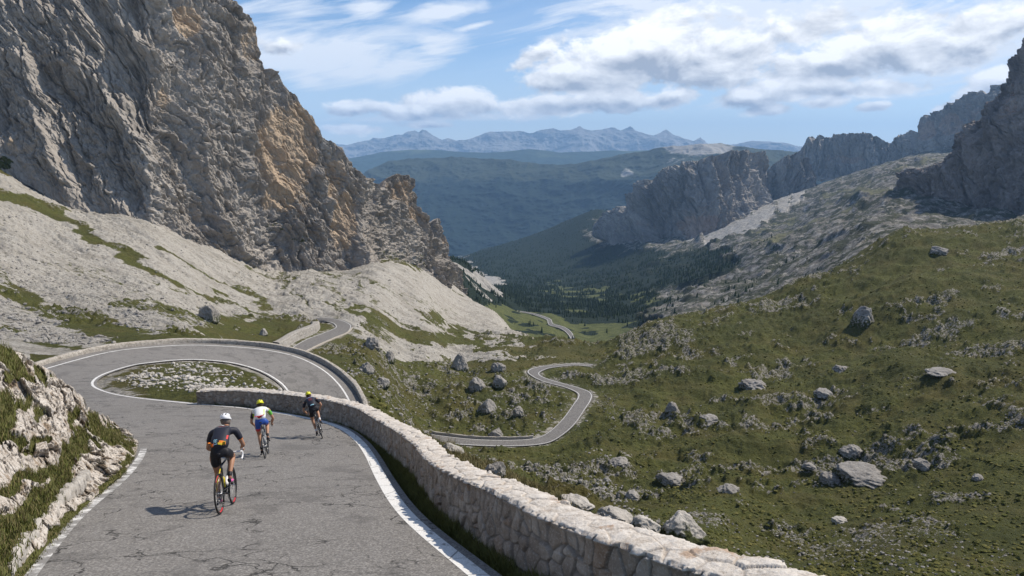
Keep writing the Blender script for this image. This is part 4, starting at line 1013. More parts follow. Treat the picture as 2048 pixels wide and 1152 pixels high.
# rock or turf
qj = fbm(bX / 1.1, bY / 1.1, bZ / 1.1, oct=5, seed=201); qx = BPX + 26 * qj; qy = BPY + 26 * fbm(bX / 1.0, bY / 1.0, bZ / 1.0, oct=5, seed=203)
def bstroke(pts, w0, w1=None):
    d, t = near_line(qx, qy, pts); w1 = w1 or w0; return 1 - sstep(.6, 1.2, d / (w0 + (w1 - w0) * t))
turf = np.zeros_like(bX)
for pts, w0, w1 in [([(-300,1100),(-20,1090),(50,1060)], 90, 26), ([(0,1120),(60,1030),(130,965)], 46, 16), ([(100,985),(130,930),(160,880)], 16, 20),
                    ([(10,985),(60,955),(100,950)], 13, 10), ([(10,800),(0,860)], 26, 20), ([(0,700),(40,740)], 20, 12), ([(30,820),(60,800)], 10, 9), ([(60,900),(90,880)], 10, 9),
                    ([(10,880),(40,890)], 14, 12), ([(185,830),(200,860),(225,880)], 11, 10), ([(215,860),(262,895)], 12, 8), ([(160,860),(190,885),(200,900)], 10, 8), ([(40,1165),(140,1040),(200,985),(262,915)], 14, 8),
                    ([(88,835),(70,830)], 7, 6), ([(150,820),(135,850),(150,880)], 7, 8), ([(20,750),(60,760)], 9, 7), ([(75,745),(95,765)], 7, 6), ([(-300,760),(-40,760)], 60, 20), ([(-100,1250),(0,1150)], 60, 30)]:
    turf = np.maximum(turf, bstroke(pts, w0, w1))
nx_, ny_, nz_ = .55, -.62, .55
e0 = sstep(0, .06, v)
R1 = ridged(bX / 2.2 + 3, bY / 2.2, bZ / 1.5, oct=6, gain=.55, seed=205); R2 = fbm(bX / .45, bY / .45, bZ / .3, oct=5, gain=.6, seed=209)
zl = bZ / .42 + fbm(bX / 1.2, bY / 1.2, bZ / 1.2, oct=3, seed=211) * 1.6; ledge = sstep(0, .3, zl - np.floor(zl)) - (zl - np.floor(zl))
f1, f2, _ = worley((bX * .8 + bZ * .6).astype(np.float32) / .5 + R2 * .3, (bZ * .9 - bX * .3 + bY * .3).astype(np.float32) / .34, 3)
crk = 1 - sstep(0.0, .09, f2 - f1)
g1_, g2_, gc_ = worley((bX * .7 - bY * .35 + R2 * .25).astype(np.float32) / .9, (bZ * 1.0 + bY * .25 + R2 * .2).astype(np.float32) / .55, 7)
dd = (1 - turf * .75) * ((R1 - .45) * .42 + (_r1[gc_ & 255] - .5) * .42 - .12 * (1 - sstep(0, .12, g2_ - g1_)) + R2 * .14 + ledge * .16 - crk * .05) + turf * fbm(bX / .25, bY / .25, bZ / .25, oct=3, seed=213) * .10
shr = sstep(300, 230, BPX) * .85 + .15
dd = dd * e0 * shr * np.clip(bY / 12, .5, 1.2)
Pb = np.stack([bX + nx_ * dd, bY + ny_ * dd, bZ + nz_ * dd], -1)
rows = []
for i in range(1, 13):
    q = Pb[-1].copy(); f = i / 12; q[:, 0] -= 1.2 * f; q[:, 1] += 2.6 * f; q[:, 2] -= 1.0 * f + 2.2 * f * f; rows.append(q)
Pb = np.concatenate([Pb, np.stack(rows)], 0)
def bank_material():
    t = NT('pale_bank_rock', .92, .15)
    tf = t.attr('turf'); a = t.noise(1.6, 6, .65); b = t.noise(9, 6, .7); c = t.noise(45, 3, .7)
    rk = t.ramp(t.math('ADD', t.math('MULTIPLY', a, .45), t.math('MULTIPLY', b, .55)), [(0.32, (0.30, .26, .215)), (0.46, (0.52, .465, .405)), (0.6, (0.66, .61, .55))])
    rk = t.mix(t.step(t.noise(1.9, 6, .68), .52, .64), rk, t.mix(b, (0.20, .15, .105), (0.38, .30, .22)))
    vo = t.voro(9, vec=t.map((1, 1, 1.6))); rk = t.mix(t.math('MULTIPLY', t.math('SUBTRACT', 1.0, t.step(vo, .10, .22)), .75), rk, (0.11, .095, .075))
    cr = t.voro(2.6, 'DISTANCE_TO_EDGE', vec=t.map((1, 1, 2), (.5, .3, 0))); rk = t.mix(t.math('MULTIPLY', t.math('SUBTRACT', 1.0, t.step(cr, .01, .05)), .65), rk, (0.12, .10, .08))
    gr = t.ramp(c, [(0.3, (0.04, .042, .014)), (0.5, (0.095, .098, .03)), (0.75, (0.20, .17, .075))])
    col = t.mix(t.step(t.math('ADD', tf, t.math('MULTIPLY', t.math('SUBTRACT', b, .5), .9)), .42, .55), rk, gr)
    h = t.math('ADD', t.math('MULTIPLY', b, .8), t.math('ADD', t.math('MULTIPLY', c, .25), t.math('MULTIPLY', t.step(vo, .08, .22), .4)))
    return t.done(col, t.bump(h, .8, .10))
tx = np.concatenate([turf, np.repeat(turf[-1:], 12, 0)], 0)
bankm = bank_material()
tag(grid_obj('roadside_bank', Pb, bankm, {'turf': tx}), kind='structure')

# ================================================================== blades of grass
def blade_material(name, lo, hi, tip):
    t = NT(name, .8, .2); v_ = t.attr('tone'); h_ = t.attr('along')
    c = t.mix(v_, lo, hi); c = t.mix(t.math('MULTIPLY', h_, .55), c, tip); return t.done(c)
def blades(name, Pt, hgt, wid, mat, label, bend=.5, lean=(0, 0), seed=1):
    r = np.random.default_rng(seed); n = len(Pt); h = hgt * r.uniform(.5, 1.25, n) if np.isscalar(hgt) else hgt * r.uniform(.6, 1.2, n)
    a = r.uniform(0, 2 * math.pi, n); w = wid * r.uniform(.6, 1.3, n) * (np.ones(n))
    dx, dy = np.cos(a), np.sin(a); b = bend * r.uniform(.3, 1.4, n) * h; ba = r.uniform(0, 2 * math.pi, n)
    bx, by = np.cos(ba) * b + lean[0] * h, np.sin(ba) * b + lean[1] * h
    V = np.zeros((n, 5, 3), np.float32)
    for k_, (f, ww, hh) in enumerate(((0, 1, 0), (0, -1, 0), (.35, .75, .55), (.35, -.75, .55), (1, 0, 1))):
        V[:, k_, 0] = Pt[:, 0] + bx * f + dx * w * ww * .5; V[:, k_, 1] = Pt[:, 1] + by * f + dy * w * ww * .5
        V[:, k_, 2] = Pt[:, 2] - .02 + h * hh
    F = (np.array([(0, 1, 3), (0, 3, 2), (2, 3, 4)])[None] + (np.arange(n) * 5)[:, None, None]).reshape(-1, 3)
    tone = np.repeat(r.random(n), 5); al_ = np.tile([0, 0, .5, .5, 1], n)
    return tag(mesh_obj(name, V.reshape(-1, 3), F, mat, attrs={'tone': tone, 'along': al_}), label=label, cat='grass', kind='stuff')
gm1 = blade_material('grass_blades', (0.050, .062, .014), (0.15, .17, .035), (0.24, .22, .09))
gm2 = blade_material('dry_grass_blades', (0.11, .095, .035), (0.22, .18, .075), (0.36, .28, .15))
# on the bank: thick where turf
w_ = np.clip(turf, 0, 1) ** 3 * (BPX > -200) * np.clip(bY / 10, .3, 2) ** 1.2; 
w_ *= (fbm(bX / .5, bY / .5, bZ / .5, oct=3, seed=221) > -.05) * 1.0 + .25
ids = rng.choice(w_.size, 30000, p=(w_ / w_.sum()).ravel()); Pq = Pb[:nv].reshape(-1, 3)[ids] + rng.normal(0, .03, (len(ids), 3))
hq = .10 + .12 * fbm(Pq[:, 0] / .8, Pq[:, 1] / .8, oct=2, seed=223)
low = Pq[:, 2] < -9e9
verge_near = (np.abs(BPY - bb_[None]).ravel()[ids] < 30); hq = np.where(verge_near, hq * .45, hq)
sp_ = rng.random(len(ids)) < .72
blades('grass', Pq[sp_], hq[sp_], .012, gm1, 'tufts of green grass on the pale rock bank beside the road', seed=3)
blades('grass', Pq[~sp_], hq[~sp_] * 1.15, .010, gm2, 'dry straw coloured grass among the green tufts on the pale rock bank', seed=4)
# along the parapet wall
LR = ROADS['main'][1]
def wall_frame(Q):
    tq = np.gradient(Q[:, :2], axis=0); tq /= np.linalg.norm(tq, axis=1, keepdims=True)
    nq = np.stack([tq[:, 1], -tq[:, 0]], -1)
    # outward = away from the road's middle
    ref = np.array([-6.0, 16.0]); sgn = np.sign(((Q[400, :2] - ref) * nq[400]).sum()); return tq, nq * sgn
tW, nW = wall_frame(WB)
dens = 1 / np.clip(WB[:, 1], 4, 40) ** .8; seglen = np.r_[np.linalg.norm(np.diff(WB[:, :2], axis=0), axis=1), 0]
pr = dens * seglen; ids = rng.choice(len(WB), 40000, p=pr / pr.sum())
# verge between the white line and the wall
dv, iv = polydist(WB[:, 0], WB[:, 1], LR); vw = np.clip(dv - .40, .15, 2.5)
off = rng.random(len(ids)) ** .8 * vw[ids]
Pq = np.stack([WB[ids, 0] - nW[ids, 0] * off, WB[ids, 1] - nW[ids, 1] * off], -1) + rng.normal(0, .05, (len(ids), 2))
Pq = np.column_stack([Pq, zfield(Pq[:, 0], Pq[:, 1])])
hh = np.clip(.22 - .15 * (off / vw[ids]), .05, .25) * (1 + .8 * fbm(Pq[:, 0] / .6, Pq[:, 1] / .6, oct=2, seed=231))
hh *= np.clip(14 / Pq[:, 1], .7, 1.0)
blades('grass', Pq, hh, .012, gm1, 'strip of grass growing at the foot of the stone parapet wall', seed=5)
ids = rng.choice(len(WB), 16000, p=pr / pr.sum()); off = .55 + rng.random(len(ids)) ** 1.3 * 2.6
Pq = np.stack([WB[ids, 0] + nW[ids, 0] * off, WB[ids, 1] + nW[ids, 1] * off], -1); keep = Pq[:, 1] > 3.5; Pq = Pq[keep]
Pq = np.column_stack([Pq, zfield(Pq[:, 0], Pq[:, 1])])
blades('grass', Pq, .22, .014, gm2, 'long dry grass on the slope behind the stone parapet wall', seed=6)

# ================================================================== parapet wall of rough stone
arc = np.r_[0, np.cumsum(np.linalg.norm(np.diff(WB[:, :2], axis=0), axis=1))]
ss = [0.0]
while ss[-1] < arc[-1] - .05:
    y_ = float(np.interp(ss[-1], arc, WB[:, 1])); ss.append(ss[-1] + max(.0016 * max(y_, 4.0), .010))
ss = np.array(ss); ip = lambda A: np.interp(ss, arc, A)
Wx, Wy, Wz, Wh = ip(WB[:, 0]), ip(WB[:, 1]), ip(WB[:, 2]), ip(WH)
nwx, nwy = ip(nW[:, 0]), ip(nW[:, 1])
TW = .50
prof = [(-.9, 0)]                                    # (height rel. to foot as fraction code, offset)
tt = np.concatenate([np.linspace(0, 1, 78), np.linspace(1, 2, 36)[1:], np.linspace(2, 3, 40)[1:]])
S, Tt = np.meshgrid(ss, tt, indexing='ij')
Hh = Wh[:, None] + .015 * perlin(S / .7, S * 0, seed=5) + .02 * perlin(S / 3.1, S * 0, seed=6)
face = Tt <= 1; top_ = (Tt > 1) & (Tt < 2)
zrel = np.where(face, -.35 + (Hh + .35) * Tt, np.where(Tt <= 2, Hh + .02 * np.sin((Tt - 1) * math.pi), Hh - (Tt - 2) * (Hh + 1.3)))
offs = np.where(face, .05 * Tt, np.where(Tt <= 2, .05 + (Tt - 1) * TW, .05 + TW + .05 * (Tt - 2)))
# unrolled coordinates for the stones
vv = np.where(face, zrel, np.where(Tt <= 2, Hh + (Tt - 1) * TW, Hh + TW + (Hh - zrel)))
sj = S + .05 * perlin(S / .3, vv / .3, seed=8); vj = vv + .05 * perlin(S / .3, vv / .3, seed=9)
f1a, f2a, ca = worley((sj / .25).astype(np.float32), (vj / .25).astype(np.float32), 1)
f1b, f2b, cb = worley((sj / .42).astype(np.float32), ((vj - Hh) / .34 + .5).astype(np.float32), 5)
f1c, f2c, cc = worley((sj / .19).astype(np.float32), ((vj - Hh) / .32 + .98).astype(np.float32), 9)
row = (vv > Hh - .34) & face
F1 = np.where(row, f1c, np.where(face, f1a, f1b)); F2 = np.where(row, f2c, np.where(face, f2a, f2b)); CI = np.where(row, cc + 11, np.where(face, ca, cb))
gap = F2 - F1
joint = 1 - sstep(np.where(top_, .02, .05), np.where(top_, .07, .15), gap)
cr_ = _r1[CI & 255]; missing = (_r1[(CI * 7 + 3) & 255] < .25) & face & ~row
disp = (-.040 * joint * np.where(top_, .45, 1.0) + (cr_ - .5) * .035 * (1 - joint) + .012 * fbm(S / .08, vv / .08, oct=4, seed=241) + .016 * (1 - joint) * (1 - sstep(0, .5, F1)))
disp = np.where(missing & (joint < .5), disp * .3 - .02, disp)
pit = sstep(.33, .5, perlin(S / .022, vv / .022, seed=245)) * (1 - joint); disp -= .008 * pit
ca_ = np.clip((Tt - 1) * 26, -1, 1) if False else 0
nface = np.where(Tt < 1, -1.0, np.where(Tt <= 2, 0.0, 1.0)); nz = np.where((Tt >= 1) & (Tt <= 2), 1.0, 0.0)
edge1 = np.exp(-((Tt - 1) * 38) ** 2); edge2 = np.exp(-((Tt - 2) * 38) ** 2)
nface = nface - edge1 * .7 + edge2 * .7; nz = nz + .4 * (edge1 + edge2) - .0
over = .03 * np.exp(-((vv - Hh + .02) / .05) ** 2) * face           # capping stones overhang a little
chip = -(edge1 + edge2) * np.abs(fbm(S / .22, vv * 0 + Tt, oct=3, seed=251)) * .055
px_ = Wx[:, None] + nwx[:, None] * (offs + nface * (disp + over + chip)); py_ = Wy[:, None] + nwy[:, None] * (offs + nface * (disp + over + chip))
pz_ = Wz[:, None] + zrel + nz * (disp + chip)
Pw = np.stack([px_, py_, pz_], -1)
def wall_material():
    t = NT('parapet_stone', .92, .15)
    j = t.attr('joint'); ce = t.attr('cell'); tp = t.attr('top')
    a = t.noise(5, 6, .7); b = t.noise(32, 5, .7); big_ = t.noise(.8, 4, .6)
    fc = t.ramp(ce, [(0.0, (0.21, .165, .125)), (0.35, (0.31, .255, .205)), (0.6, (0.39, .335, .28)), (0.80, (0.50, .45, .39)), (0.90, (0.28, .165, .09)), (1.0, (0.33, .22, .14))])
    fc = t.mix(.55, fc, t.ramp(a, [(0.3, (0.14, .112, .085)), (0.5, (0.31, .26, .21)), (0.7, (0.48, .43, .37))]), 'MIX')
    fc = t.mix(t.step(big_, .5, .64), fc, t.mix(a, (0.19, .145, .11), (0.33, .28, .23)))
    fc = t.mix(t.math('MULTIPLY', t.step(b, .50, .66), .5), fc, (0.50, .47, .43))
    fc = t.mix(t.math('MULTIPLY', j, .7), fc, t.mix(b, (0.15, .135, .12), (0.26, .24, .215)))
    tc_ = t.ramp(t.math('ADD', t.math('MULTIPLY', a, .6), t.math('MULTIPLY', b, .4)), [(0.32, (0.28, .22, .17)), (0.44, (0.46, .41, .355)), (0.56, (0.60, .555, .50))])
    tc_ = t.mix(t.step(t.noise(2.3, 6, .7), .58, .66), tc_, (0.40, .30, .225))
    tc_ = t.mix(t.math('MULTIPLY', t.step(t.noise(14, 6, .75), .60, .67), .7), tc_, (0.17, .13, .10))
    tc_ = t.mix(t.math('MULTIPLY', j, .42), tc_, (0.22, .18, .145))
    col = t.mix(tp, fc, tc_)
    h = t.math('ADD', t.math('MULTIPLY', a, .5), t.math('MULTIPLY', b, .6))
    return t.done(col, t.bump(h, .8, .022))
wm = wall_material()
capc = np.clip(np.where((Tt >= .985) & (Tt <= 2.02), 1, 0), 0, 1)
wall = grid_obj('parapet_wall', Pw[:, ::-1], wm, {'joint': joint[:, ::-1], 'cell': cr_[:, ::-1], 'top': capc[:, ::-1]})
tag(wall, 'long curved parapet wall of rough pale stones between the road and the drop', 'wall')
# closed end of the wall
E = Pw[0]; ctr = E.mean(0); Vn = np.vstack([E, ctr[None]]); Fe = [(i, i + 1, len(E)) for i in range(len(E) - 1)] + [(len(E) - 1, 0, len(E))]
tag(mesh_obj('wall_end_face', Vn, Fe, wm, parent=wall, attrs={'joint': np.zeros(len(Vn)), 'cell': np.full(len(Vn), .5), 'top': np.zeros(len(Vn))}))

# ================================================================== low walls and retaining wall on the lower roads
def stone_simple(name, c0, c1, c2, sc=1.0):
    t = NT(name, .92, .12); a = t.noise(2.2 * sc, 6, .7); b = t.noise(14 * sc, 4, .7)
    c = t.ramp(t.math('ADD', t.math('MULTIPLY', a, .5), t.math('MULTIPLY', b, .5)), [(0.33, c0), (0.5, c1), (0.66, c2)])
    v_ = t.voro(2.6 * sc, 'DISTANCE_TO_EDGE'); c = t.mix(t.math('MULTIPLY', t.math('SUBTRACT', 1.0, t.step(v_, .01, .06)), .6), c, tuple(x * .55 for x in c0))
    return t.done(c, t.bump(t.math('ADD', a, t.math('MULTIPLY', b, .5)), .8, .08 / sc))
lowm = stone_simple('low_wall_stone', (0.22, .19, .155), (0.38, .345, .30), (0.52, .485, .43))
def low_wall(key, side, i0, i1, off, width, height, label, name='low_wall', jit=.03, mat=None):
    L, R = ROADS[key]; E = (L if side == 'L' else R)[i0:i1]; O = (R if side == 'L' else L)[i0:i1]
    w = (E - O)[:, :2]; w /= np.linalg.norm(w, axis=1, keepdims=True)
    a = np.r_[0, np.cumsum(np.linalg.norm(np.diff(E[:, :2], axis=0), axis=1))]; s_ = np.arange(0, a[-1], .12 if key == 'main' else .5)
    gi = lambda q: np.interp(s_, a, q)
    ex, ey, ez, wx, wy = gi(E[:, 0]), gi(E[:, 1]), gi(E[:, 2]), gi(w[:, 0]), gi(w[:, 1])
    pr_ = [(off, -.5), (off, .0), (off + .01, height * .5), (off + .02, height * .97), (off + .05, height), (off + width * .5, height * 1.03), (off + width - .05, height), (off + width, height * .95), (off + width + .04, height * .4), (off + width + .08, -1.2)]
    Pl = np.zeros((len(s_), len(pr_), 3))
    for k_, (o_, h_) in enumerate(pr_):
        jt = jit * perlin(s_ / .35, s_ * 0 + k_ * .7, seed=k_ // 3 + 60) + jit * 1.2 * perlin(s_ / 2.1, s_ * 0 + k_ * .2, seed=66)
        Pl[:, k_, 0] = ex + wx * (o_ + jt * .6); Pl[:, k_, 1] = ey + wy * (o_ + jt * .6); Pl[:, k_, 2] = ez + h_ + (jt if h_ > 0 else 0)
    o = grid_obj(name, Pl if side == 'L' else Pl[:, ::-1], mat or lowm); tag(o, label, 'wall'); return o
low_wall('main', 'L', 24 * 13, 24 * 24 + 1, 1.0, .42, .42, 'low pale stone wall round the outer rim of the big loop of road')
low_wall('sroad', 'L', 0, 24 * 4, .55, .45, .75, 'low pale wall along the far side of the lowest stretch of the s-bend road', jit=.08)
low_wall('hair', 'R', 24 * 2, 24 * 6, .6, .4, .5, 'low pale kerb wall outside the small far hairpin', jit=.06)
RW = catmull(np.array([at_h(*q) for q in [(540,700,55.4),(572,701,56.2),(603,682,58),(628,671,59.2),(642,665,60.3),(647,659,62.5),(641,650,65.2),(634,646,66)]]), 30)
tq = np.gradient(RW[:, :2], axis=0); tq /= np.linalg.norm(tq, axis=1, keepdims=True); nq = np.stack([-tq[:, 1], tq[:, 0]], -1)
vv_ = np.linspace(0, 1, 26); hgt_ = np.interp(np.linspace(0, 1, len(RW)), [0, .15, .7, 1], [1.2, 2.8, 3.0, 1.2])
Pr = np.zeros((len(RW), 26 + 6, 3)); 
for k_, f in enumerate(vv_):
    d_ = .22 * fbm(np.arange(len(RW)) / 3., np.full(len(RW), f * 6), oct=4, seed=261)
    Pr[:, k_, 0] = RW[:, 0] + nq[:, 0] * (.9 + .5 * f - d_); Pr[:, k_, 1] = RW[:, 1] + nq[:, 1] * (.9 + .5 * f - d_); Pr[:, k_, 2] = RW[:, 2] - 1.0 + f * (hgt_ + 1.0)
for k_ in range(6):
    Pr[:, 26 + k_, 0] = RW[:, 0] + nq[:, 0] * (1.5 + .5 * (k_ + 1)); Pr[:, 26 + k_, 1] = RW[:, 1] + nq[:, 1] * (1.5 + .5 * (k_ + 1)); Pr[:, 26 + k_, 2] = RW[:, 2] + hgt_ - .02 * k_ - (2.5 if k_ == 5 else 0)
rwm = stone_simple('retaining_stone', (0.24, .215, .185), (0.35, .325, .29), (0.46, .435, .40), .35)
tag(grid_obj('retaining_wall', Pr, rwm), 'pale stone retaining wall above the road to the small far hairpin', 'wall')

# ================================================================== boulders
def ico(sub):
    import bmesh
    bm = bmesh.new(); bmesh.ops.create_icosphere(bm, subdivisions=sub, radius=1.0)
    V = np.array([v_.co[:] for v_ in bm.verts]); F = np.array([[q.index for q in f.verts] for f in bm.faces]); bm.free(); return V, F
IV, IF = ico(5); IV1, IF1 = ico(3); IV0, IF0 = ico(1)
bm_grey = rock_material('boulder_stone', (0.13, .12, .108), (0.28, .262, .24), (0.42, .40, .37), 3.0, .25)
bm_pale = rock_material('pale_boulder_stone', (0.22, .20, .175), (0.42, .39, .35), (0.58, .545, .50), 6.0, .10)
def boulder(px, py, w, h, label, mat=None, pointy=0.0, seed=0, depth=1.0, tilt=0.0, ymin=12, emb=.33):
    p = hit(px, py, ymin)
    if p is None: return
    k_ = p[1] / FPX * (.84 if py < 1000 and h < 36 and px > 700 else 1); a, c = w * k_ / 2, h * k_ / (1 - emb) / 2 * 1.1; b = a * depth
    Vb = IV.copy(); x, y, z = Vb.T
    # planes cut the ball into a blocky stone
    r_ = np.random.default_rng(seed + 900); rad_ = np.ones(len(Vb))
    for _ in range(13):
        nn = r_.normal(size=3); nn[2] = abs(nn[2]) * .7; nn /= np.linalg.norm(nn); dd_ = r_.uniform(.62, .88); pr__ = Vb @ nn
        rad_ = np.minimum(rad_, np.where(pr__ > 0, dd_ / np.maximum(pr__, .05), 9))
    rough = .28 if px < 1100 else .34
    rad_ *= 1 + rough * (ridged(x * 1.8 + seed, y * 1.8, z * 1.8, oct=6, gain=.6, seed=seed % 40) - .45) + .07 * fbm(x * 5, y * 5, z * 5 + seed, oct=5, gain=.65, seed=3)
    if px > 1100 and py < 1060 and h < 50: emb = .5; a *= 1.15; b *= 1.3; c *= .8
    Vb *= rad_[:, None]
    if pointy: 
        s_ = 1 - pointy * np.clip(Vb[:, 2], -.2, 1); Vb[:, 0] *= s_; Vb[:, 1] *= s_; Vb[:, 2] *= 1 + pointy * .25
    Vb *= (a * 1.15, b * 1.15, c * 1.15)
    ct, st_ = math.cos(tilt), math.sin(tilt); X_ = Vb[:, 0] * ct - Vb[:, 2] * st_; Z_ = Vb[:, 0] * st_ + Vb[:, 2] * ct; Vb[:, 0] = X_; Vb[:, 2] = Z_
    o = mesh_obj('boulder', Vb, IF, mat or bm_grey, attrs={'ochre': np.zeros(len(Vb)), 'green': np.clip(.46 - .35 * Vb[:, 2] / c + (.18 if px > 1100 and h > 40 else 0), 0, .75)})
    o.location = (p[0], p[1] + b * .5, p[2] + c * (1 - 2 * emb))
    tag(o, label, 'boulder', 'boulders on the mountain slopes'); return o
G_, P_ = bm_grey, bm_pale
BOULD = [
 (921,738,40,30,'grey boulder with a pointed top at the foot of the pale scree tongue',G_,.45),(998,744,34,20,'flat-topped grey boulder beside the brown meadow right of the pointed one',G_,0),
 (952,781,40,27,'big rounded grey boulder below the pointed one, left of the s-bend',G_,.1),(997,775,34,19,'low grey boulder right of the big rounded one, left of the s-bend',G_,0),
 (974,826,40,24,'domed grey boulder halfway between the parapet wall and the s-bend corner',G_,.1),(1036,832,30,21,'round grey boulder nearest the inner verge of the s-bend',G_,0),
 (762,774,34,21,'grey boulder on the green slope just beyond the rim of the big road loop',G_,.1),(744,700,40,27,'broad dark grey boulder on the rise right of the small far hairpin',G_,0),
 (733,746,32,22,'grey boulder on the rocky slope between the hairpin rise and the big loop',G_,.1),(778,722,26,19,'weathered upright boulder below the rise, left of the scree tongue',G_,.2),
 (993,874,36,15,'low grey boulder just above the lowest stretch of the s-bend road',G_,0),(411,640,44,25,'lone grey boulder on the pale scree above the big loop',G_,.1),
 (1733,652,38,46,'upright rock highest but one on the right-hand hillside, casting a dark shadow',G_,.1),(1712,912,46,27,'angular grey boulder standing above the long slab on the right meadow',G_,.2),
 (1740,962,112,27,'long jagged pale slab lying on the right meadow',G_,0),(1667,966,54,20,'dark flat boulder leaning against the left end of the long slab',G_,0),
 (1846,936,40,24,'grey boulder right of the long slab on the meadow',G_,.1),(1422,845,48,17,'low grey rock on the meadow right of the s-bend corner',G_,0),
 (1649,793,40,15,'flat grey rock in the middle of the upper right meadow',G_,0),(1512,778,56,22,'wide broken rock on the slope above the right meadow',G_,0),
 (1890,750,52,13,'long flat outcrop near the right side of the hillside',G_,0),(1347,822,28,26,'dark upright rock at the end of the pale rubble right of the s-bend',G_,.2),
 (1685,744,32,19,'small hump of rock above the flat grey rock on the hillside',G_,0),(1681,1047,24,13,'small pale stone alone on the lower right meadow',P_,0),
 (526,671,15,11,'small grey boulder in the grass left of the retaining wall',G_,.1),(1345,968,54,20,'pale broken rock on the meadow left of the twin rocks',G_,0),
 (1462,985,44,18,'low rock on the meadow, right one of the twin rocks',G_,0),(1290,635,30,16,'rock on the rim of the hill against the dark valley wood',G_,0),(1885,505,40,18,'pale rock just under the crest of the right hill',G_,0),
 (1960,962,26,12,'small low stone at the right of the dark grass hollow',G_,0),(1620,940,30,12,'small pale rock left of the long slab',G_,0),(1240,930,40,16,'grey rock in the dark grass below the s-bend',G_,0),(1265,1000,34,16,'grey rock just beyond the crest behind the parapet wall',G_,0),
]
for q, (px, py, w, h, lab, mt_, pt) in enumerate(BOULD): boulder(px, py, w, h, lab, mt_, pt, seed=q * 7 + 3, ymin=45)
boulder(1366, 1092, 104, 50, 'large white pitted boulder right behind the parapet wall', P_, 0, seed=401, ymin=8, emb=.2, depth=.8)
boulder(1290, 1066, 56, 26, 'white ragged boulder left of the large pitted one behind the wall', P_, 0, seed=402, ymin=8)
boulder(1235, 1046, 64, 28, 'white ragged boulder on the crest behind the middle of the wall', P_, 0, seed=403, ymin=8, tilt=-.3)
boulder(1160, 1018, 60, 20, 'low white boulder on the crest behind the middle of the wall', P_, 0, seed=404, ymin=8, tilt=-.3)
boulder(992, 956, 50, 34, 'grey wedge of rock on the bank behind the parapet wall', G_, .1, seed=405, ymin=8, tilt=-.35)
boulder(905, 905, 50, 14, 'long low pale rock on the bank behind the bend of the wall', P_, 0, seed=406, ymin=8, tilt=-.4)

# scattered stones: one uncountable mass
def stones(name, mask, n, size, seed, mat, label, IVx, IFx, ylim=(45, 330), power=3.0, clump=None):
    r_ = np.random.default_rng(seed); w = mask * (Y > ylim[0]) * (Y < ylim[1]) * (PXg > -80) * (PXg < 2150) * (PYg < 1250); w = w.ravel() / w.sum()
    ids = r_.choice(w.size, n, p=w); x, y = X.ravel()[ids], Y.ravel()[ids]; x = x + r_.normal(0, .004, n) * y; y = y * (1 + r_.normal(0, .003, n))
    z = zfield(x, y); sz = size * (r_.random(n) ** power * 1.6 + .35) 
    ax = r_.uniform(.7, 1.3, (n, 3)) * sz[:, None]; ax[:, 2] *= .7; an = r_.uniform(0, 6.28, n); ca, sa = np.cos(an)[:, None], np.sin(an)[:, None]
    Vq = IVx[None] * (1 + r_.uniform(-.28, .28, (n, len(IVx), 1))) * ax[:, None]
    xx = Vq[..., 0] * ca - Vq[..., 1] * sa; yy = Vq[..., 0] * sa + Vq[..., 1] * ca
    Vq[..., 0] = xx + x[:, None]; Vq[..., 1] = yy + y[:, None]; Vq[..., 2] += (z + ax[:, 2] * .25)[:, None]
    F = (IFx[None] + (np.arange(n) * len(IVx))[:, None, None]).reshape(-1, 3)
    tag(mesh_obj(name, Vq.reshape(-1, 3), F, mat, smooth=False, attrs={'ochre': np.zeros(n * len(IVx)), 'green': np.zeros(n * len(IVx))}), label=label, cat=name.split('_')[-1], kind='stuff')
clear = (rd['main'] > 1.5) & (rd['hair'] > 2.0) & (rd['sroad'] > 1.5)
den = sstep(-.1, .35, fbm(X / 9, Y / 9, oct=5, seed=301)) ** 2 * (1 - .92 * meadow) * clear
stm = bm_grey
stones('scattered_stones', (rockm * 1.2 + .10 * den + fld * den * .5 + .35 * (scree > .4) * den) * clear * (PXg > 680) * (PXg < 1250), 5200, .26, 5, stm, 'pale stones strewn over the green ground below the loop', IV0, IF0, (60, 330))
stones('scattered_stones', (rockm * 1.0 + .14 * den) * clear * (PXg > 1150), 9000, .15, 6, stm, 'pale stones strewn over the grassy right-hand hillside', IV0, IF0, (70, 420))
stones('scattered_stones', ((scree > .3) * (.3 + den)) * clear * (PXg < 1000), 5200, .26, 7, stm, 'loose rocks lying on the pale scree under the cliff', IV0, IF0, (72, 420))
stones('scattered_stones', (island * (.25 + rockm)) * clear, 1500, .10, 8, bm_pale, 'small white stones on the grass island inside the road loop', IV0, IF0, (34, 70))
tuss = NT('tussock_grass', .95, .1); tuss.attr('green')
tum = tuss.done(tuss.mix(tuss.step(tuss.noise(.25, 4, .7), .35, .65), tuss.ramp(tuss.noise(6, 4, .7), [(0.3, (0.03, .038, .010)), (0.7, (0.10, .105, .026))]), tuss.ramp(tuss.noise(6, 4, .7), [(0.3, (0.065, .062, .018)), (0.7, (0.19, .17, .058))])))
stones('grass', (.25 + sstep(-.25, .3, fbm(X / 11, Y / 11, oct=4, seed=311))) * (scree < .3) * clear * (PXg > 690), 26000, .23, 9, tum, 'low tussocks of grass over the green slopes', IV0, IF0, (60, 420), power=2.2)
